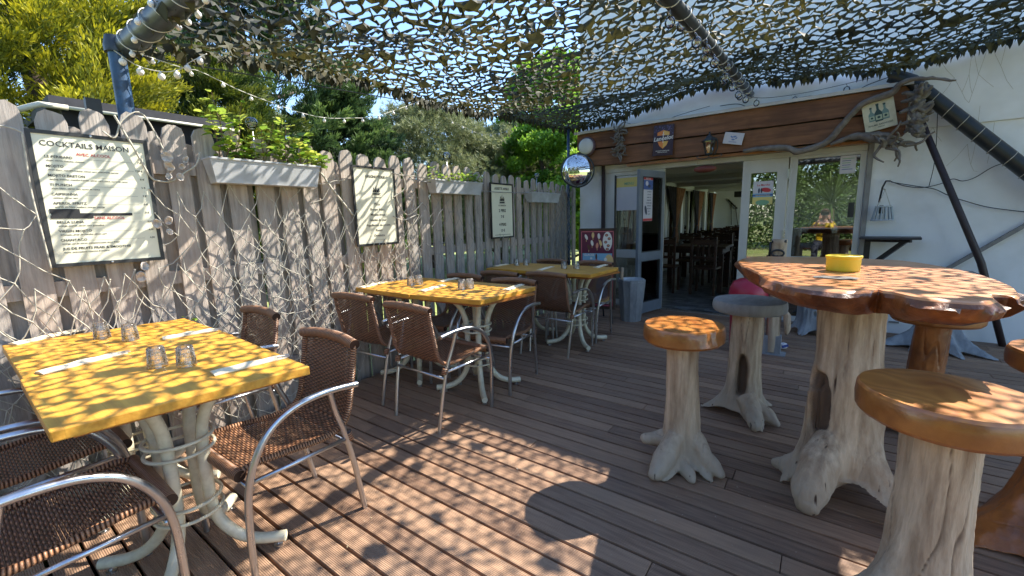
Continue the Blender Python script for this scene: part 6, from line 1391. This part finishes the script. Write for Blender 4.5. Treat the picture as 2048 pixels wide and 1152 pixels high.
m = MB(); m.ball((0, .104, 1.135), .02, 8, 6, (1, .35, .3)); m.build('mouth', M['redink'], per, smooth=True)
for s in (-1, 1):
    w_ = Vector((s*.09, .365, 1.06)); HJ = [w_, w_+Vector((-s*.005, .005, .045))]; HE = [(0, 1)]; HR = [.020, .026]
    for f, L_ in zip(range(4), (.032, .036, .034, .027)):
        b0 = w_+Vector((-s*(.022-f*.011)-s*.005, .012, .075)); k0 = len(HJ); HJ += [b0, b0+Vector((-s*.010, .008, L_*.7)), b0+Vector((-s*.030, .004, L_*.9))]; HE += [(1, k0), (k0, k0+1), (k0+1, k0+2)]; HR += [.0095, .0085, .0075]
    k0 = len(HJ); HJ += [w_+Vector((-s*.03, -.006, .045)), w_+Vector((-s*.045, -.002, .075))]; HE += [(1, k0), (k0, k0+1)]; HR += [.011, .009]
    skin_body('hand', HJ, HE, HR, M['skin'], per)
t = thing('smartphone', 'black phone held up by the person in the yellow shirt', 'phone', (0.02, -.033, 1.19))
m = MB(); m.box(-.075, .075, -.004, .004, -.036, .036); m.build('case', M['black'], t, bevel=.003)
t = thing('bench', 'wooden bench under the seated person, seen only as a reflection', 'bench', (0.02, -.55, 0))
m = MB()
for k in range(3): m.box(-.5, .5, -.16+k*.11, -.06+k*.11, .40, .425)
m.build('seat', M['darkwood'], t, bevel=.003)
for s in (-1, 1):
    for u in (-1, 1): m = MB(); m.box(s*.42-.03, s*.42+.03, u*.12-.025, u*.12+.025, 0, .398); m.build('leg', M['darkwood'], t)

# ================================================================== DINING ROOM
def int_chair(first=[None]):
    if first[0] is None:
        t = thing('wooden_chair', '', 'chair', (0, 0, 0))
        m = MB(); m.box(-.19, .19, -.19, .19, .40, .43); m.build('seat', M['darkwood'], t, bevel=.004)
        m = MB(); m.box(-.16, .16, -.20, -.178, .78, .86); m.box(-.16, .16, -.20, -.178, .56, .60)
        m.tube(smoothpath([(-.16, -.19, .865), (-.08, -.19, .89), (0, -.19, .875), (.08, -.19, .89), (.16, -.19, .865)], 4), .014, 6)
        for x in (-.08, 0, .08): m.box(x-.014, x+.014, -.196, -.182, .60, .78)
        m.build('backrest', M['darkwood'], t)
        for x, y, h in ((-.17, -.19, .90), (.17, -.19, .90), (-.17, .17, .40), (.17, .17, .40)): m = MB(); m.box(x-.018, x+.018, y-.018, y+.018, 0, h); m.build('leg', M['darkwood'], t)
        first[0] = t; return t
    return copy_tree(first[0])
def int_table(first=[None]):
    if first[0] is None:
        t = thing('dining_table', '', 'table', (0, 0, 0))
        m = MB(); m.box(-.55, .55, -.38, .38, .70, .735); m.build('tabletop', M['darkwood'], t, bevel=.004)
        m = MB(); m.box(-.50, .50, -.33, .33, .62, .6995); m.build('apron', M['darkwood'], t)
        for s in (-1, 1):
            for u in (-1, 1): m = MB(); m.box(s*.48-.035, s*.48+.035, u*.31-.035, u*.31+.035, 0, .62); m.build('leg', M['darkwood'], t)
        first[0] = t; return t
    return copy_tree(first[0])
rows = [(-1.75, 7.7), (-1.75, 9.3), (-1.75, 10.9), (-1.7, 12.5), (-1.7, 14.0), (.2, 8.3), (.2, 10.3), (.2, 12.3)]
tl = ['first', 'second', 'third', 'fourth', 'last']
for i, (x, y) in enumerate(rows):
    t = int_table(); t.location = (x, y, .005); side = 'along the windows' if x < -1 else 'along the right side of the room'; nm = (tl[i] if i < 5 else tl[i-5])
    tag(t, f'dark wooden dining table, {nm} from the entrance {side}', 'table', 'dining tables indoors')
    for q, (dx, dy, a) in enumerate([(-.28, -.50, 0), (.28, -.50, 0), (-.28, .50, PI), (.28, .50, PI)]):
        c = int_chair(); c.location = (x+dx+random.uniform(-.04, .04), y+dy+random.uniform(-.06, .03), .005); c.rotation_euler = (0, 0, a+random.uniform(-.15, .15))
        tag(c, f'{"left" if dx < 0 else "right"} wooden chair on the {"near" if dy < 0 else "far"} side of the {nm} {"window" if x < -1 else "inner"} dining table', 'chair', 'wooden chairs indoors')
m = MB(); m.tube([(0, 0, 0), (0, 0, .12)], [.028, .024], 14)
ng = 0
for i, (x, y) in enumerate(rows[:4]):
    for q, dx in enumerate((-.2, .15)):
        b = MB(); b.lathe([(0, 0), (.028, 0), (.033, .09), (.030, .09), (.026, .01), (0, .01)], n=14); o = b.build('water_glass', M['bulb'] if q else M['tumbler'], smooth=True); o.location = (x+dx, y-.1, .741)
        tag(o, f'small {"white cup" if q else "glass"} on the {tl[i]} window side dining table', 'cup' if q else 'glass')
def curtain(Y0, Y1, label, two=True):
    t = thing('tied_curtain', label, 'curtain', (-2.80, (Y0+Y1)/2, 0), 0, 'tied curtains at the dining room windows'); c0 = (Y0+Y1)/2
    for (ya, yb, mt, nm) in ((Y0, c0, 'curtaing', 'dark_panel'), (c0, Y1, 'curtainb', 'tan_panel')):
        vs = []; nu, nv = 24, 14
        for j in range(nv+1):
            z = 1.88-j/nv*1.3; k = abs(z-.95)/.93; wf_ = .16+.84*min(1, max(0, k))**1.2 if z > .95 else .16+.5*min(1, k*2)
            for i in range(nu+1):
                u = i/nu; y = ya+(yb-ya)*u; y = c0+(y-c0)*wf_; vs.append((.03*math.sin(u*24+j*.1)*(.5+.5*wf_), y-c0, z))
        fs = [(j*(nu+1)+i, j*(nu+1)+i+1, (j+1)*(nu+1)+i+1, (j+1)*(nu+1)+i) for j in range(nv) for i in range(nu)]
        m = MB(); m.add(vs, fs); o = m.build(nm, M[mt], t, smooth=True); s = o.modifiers.new('s', 'SOLIDIFY'); s.thickness = .004
    m = MB(); m.tube([(.04*math.cos(a), .10*math.sin(a), .95) for a in np.linspace(0, 2*PI, 16, endpoint=False)], .012, 6, closed=True); m.build('tie_band', M['curtainb'], t, smooth=True)
curtain(9.6, 11.2, 'dark and tan tied curtain, the nearest one seen through the doorway')
curtain(11.9, 13.3, 'second dark and tan tied curtain, deeper in the dining room')
curtain(13.9, 14.9, 'last tied curtain next to the back wall of the dining room')
curtain(6.9, 7.7, 'tied curtain just inside the fixed glass left of the entrance')
t = thing('wall_oars', 'crossed dark paddle ornament on the back wall of the dining room', 'ornament', (-2.35, 14.98, 1.40))
m = MB(); m.bar((-.10, -.02, .28), (.16, -.02, .0), .10, .03); m.bar((-.02, -.02, .2), (.02, -.02, -.5), .015, .02); m.bar((.1, -.02, .1), (.2, -.02, -.5), .015, .02); m.build('paddle', M['board'], t)
m = MB(); m.box(-1.98, -1.80, 14.97, 14.99, 1.12, 1.60); o = m.build('wall_picture', [pm[5]]); tag(o, 'blue and orange picture on the back wall of the dining room', 'picture')
m = MB(); m.box(-1.99, -1.79, 14.955, 14.969, 1.12, 1.26); o = m.build('picture_strip', cols[6]) if False else None
t = thing('projector', 'black projector hanging from the dining room ceiling', 'projector', (-1.66, 12.4, 1.72))
m = MB(); m.box(-.22, .22, -.15, .15, -.06, .08); m.tube([(0, 0, .08), (0, 0, .26)], .02, 8); m.build('projector_body', M['black'], t)
m = MB(); m.box(-2.56, -2.46, 14.97, 14.99, .74, .82); o = m.build('light_switch', M['black']); tag(o, 'small black switch plate on the back wall of the dining room', 'switch')
# bottles and coffee things behind the right window
t = thing('counter', 'dark counter with a maroon front inside the big window', 'counter', (.9, 7.4, .005))
m = MB(); m.box(-.9, .45, -.3, .3, .86, .90); m.build('counter_top', M['darkwood'], t)
m = MB(); m.box(-.86, .42, -.26, .26, 0, .859); m.build('counter_body', mk('maroon_panel', (.16, .03, .06), rough=.4), t)
p = ony(1522, 500, 6.2); t = thing('red_jug', 'bright red jug on the sill behind the narrow door glass', 'jug', (-.62, 6.05, .70))
m = MB(); m.lathe([(0, 0), (.055, 0), (.06, .05), (.056, .10), (.03, .13), (.02, .15), (.022, .16), (0, .162)], n=20); m.build('jug_body', M['redbright'], t, smooth=True, angle=50)
m = MB(); m.tube(smoothpath([(.05, 0, .10), (.09, 0, .10), (.09, 0, .04), (.058, 0, .03)], 4), .007, 6); m.build('handle', M['redbright'], t, smooth=True)
t = thing('side_table', 'small dark side table inside behind the narrow door', 'table', (-.6, 6.08, .005))
m = MB(); m.box(-.22, .2, -.13, .13, .665, .694); m.build('tabletop', M['darkwood'], t)
for x in (-.18, .16):
    for y in (-.1, .1): m = MB(); m.box(x-.015, x+.015, y-.015, y+.015, 0, .665); m.build('leg', M['darkwood'], t)

# ================================================================== SMALL LITTER ON THE DECK
g = np.random.default_rng(77); n_ = 170
P = np.stack([g.uniform(-2.6, 2.0, n_), g.uniform(.3, 5.2, n_), np.full(n_, .0035)], 1); an = g.uniform(0, 2*PI, n_)
V = leafquads(P, np.stack([np.cos(an), np.sin(an), .15*g.random(n_)], 1), np.tile([0, 0, 1.], (n_, 1)), g.uniform(.006, .020, n_), g.uniform(.003, .008, n_))
M['litter'] = tint_mat('dry_bits', (.12, .08, .05), (.35, .27, .16), (.62, .58, .50), trans=0)
o = quads_np('leaf_litter', M['litter'], V, g.random(n_)); tag(o, 'crumbs and dry leaf bits scattered over the deck boards', 'litter', None, 'stuff')
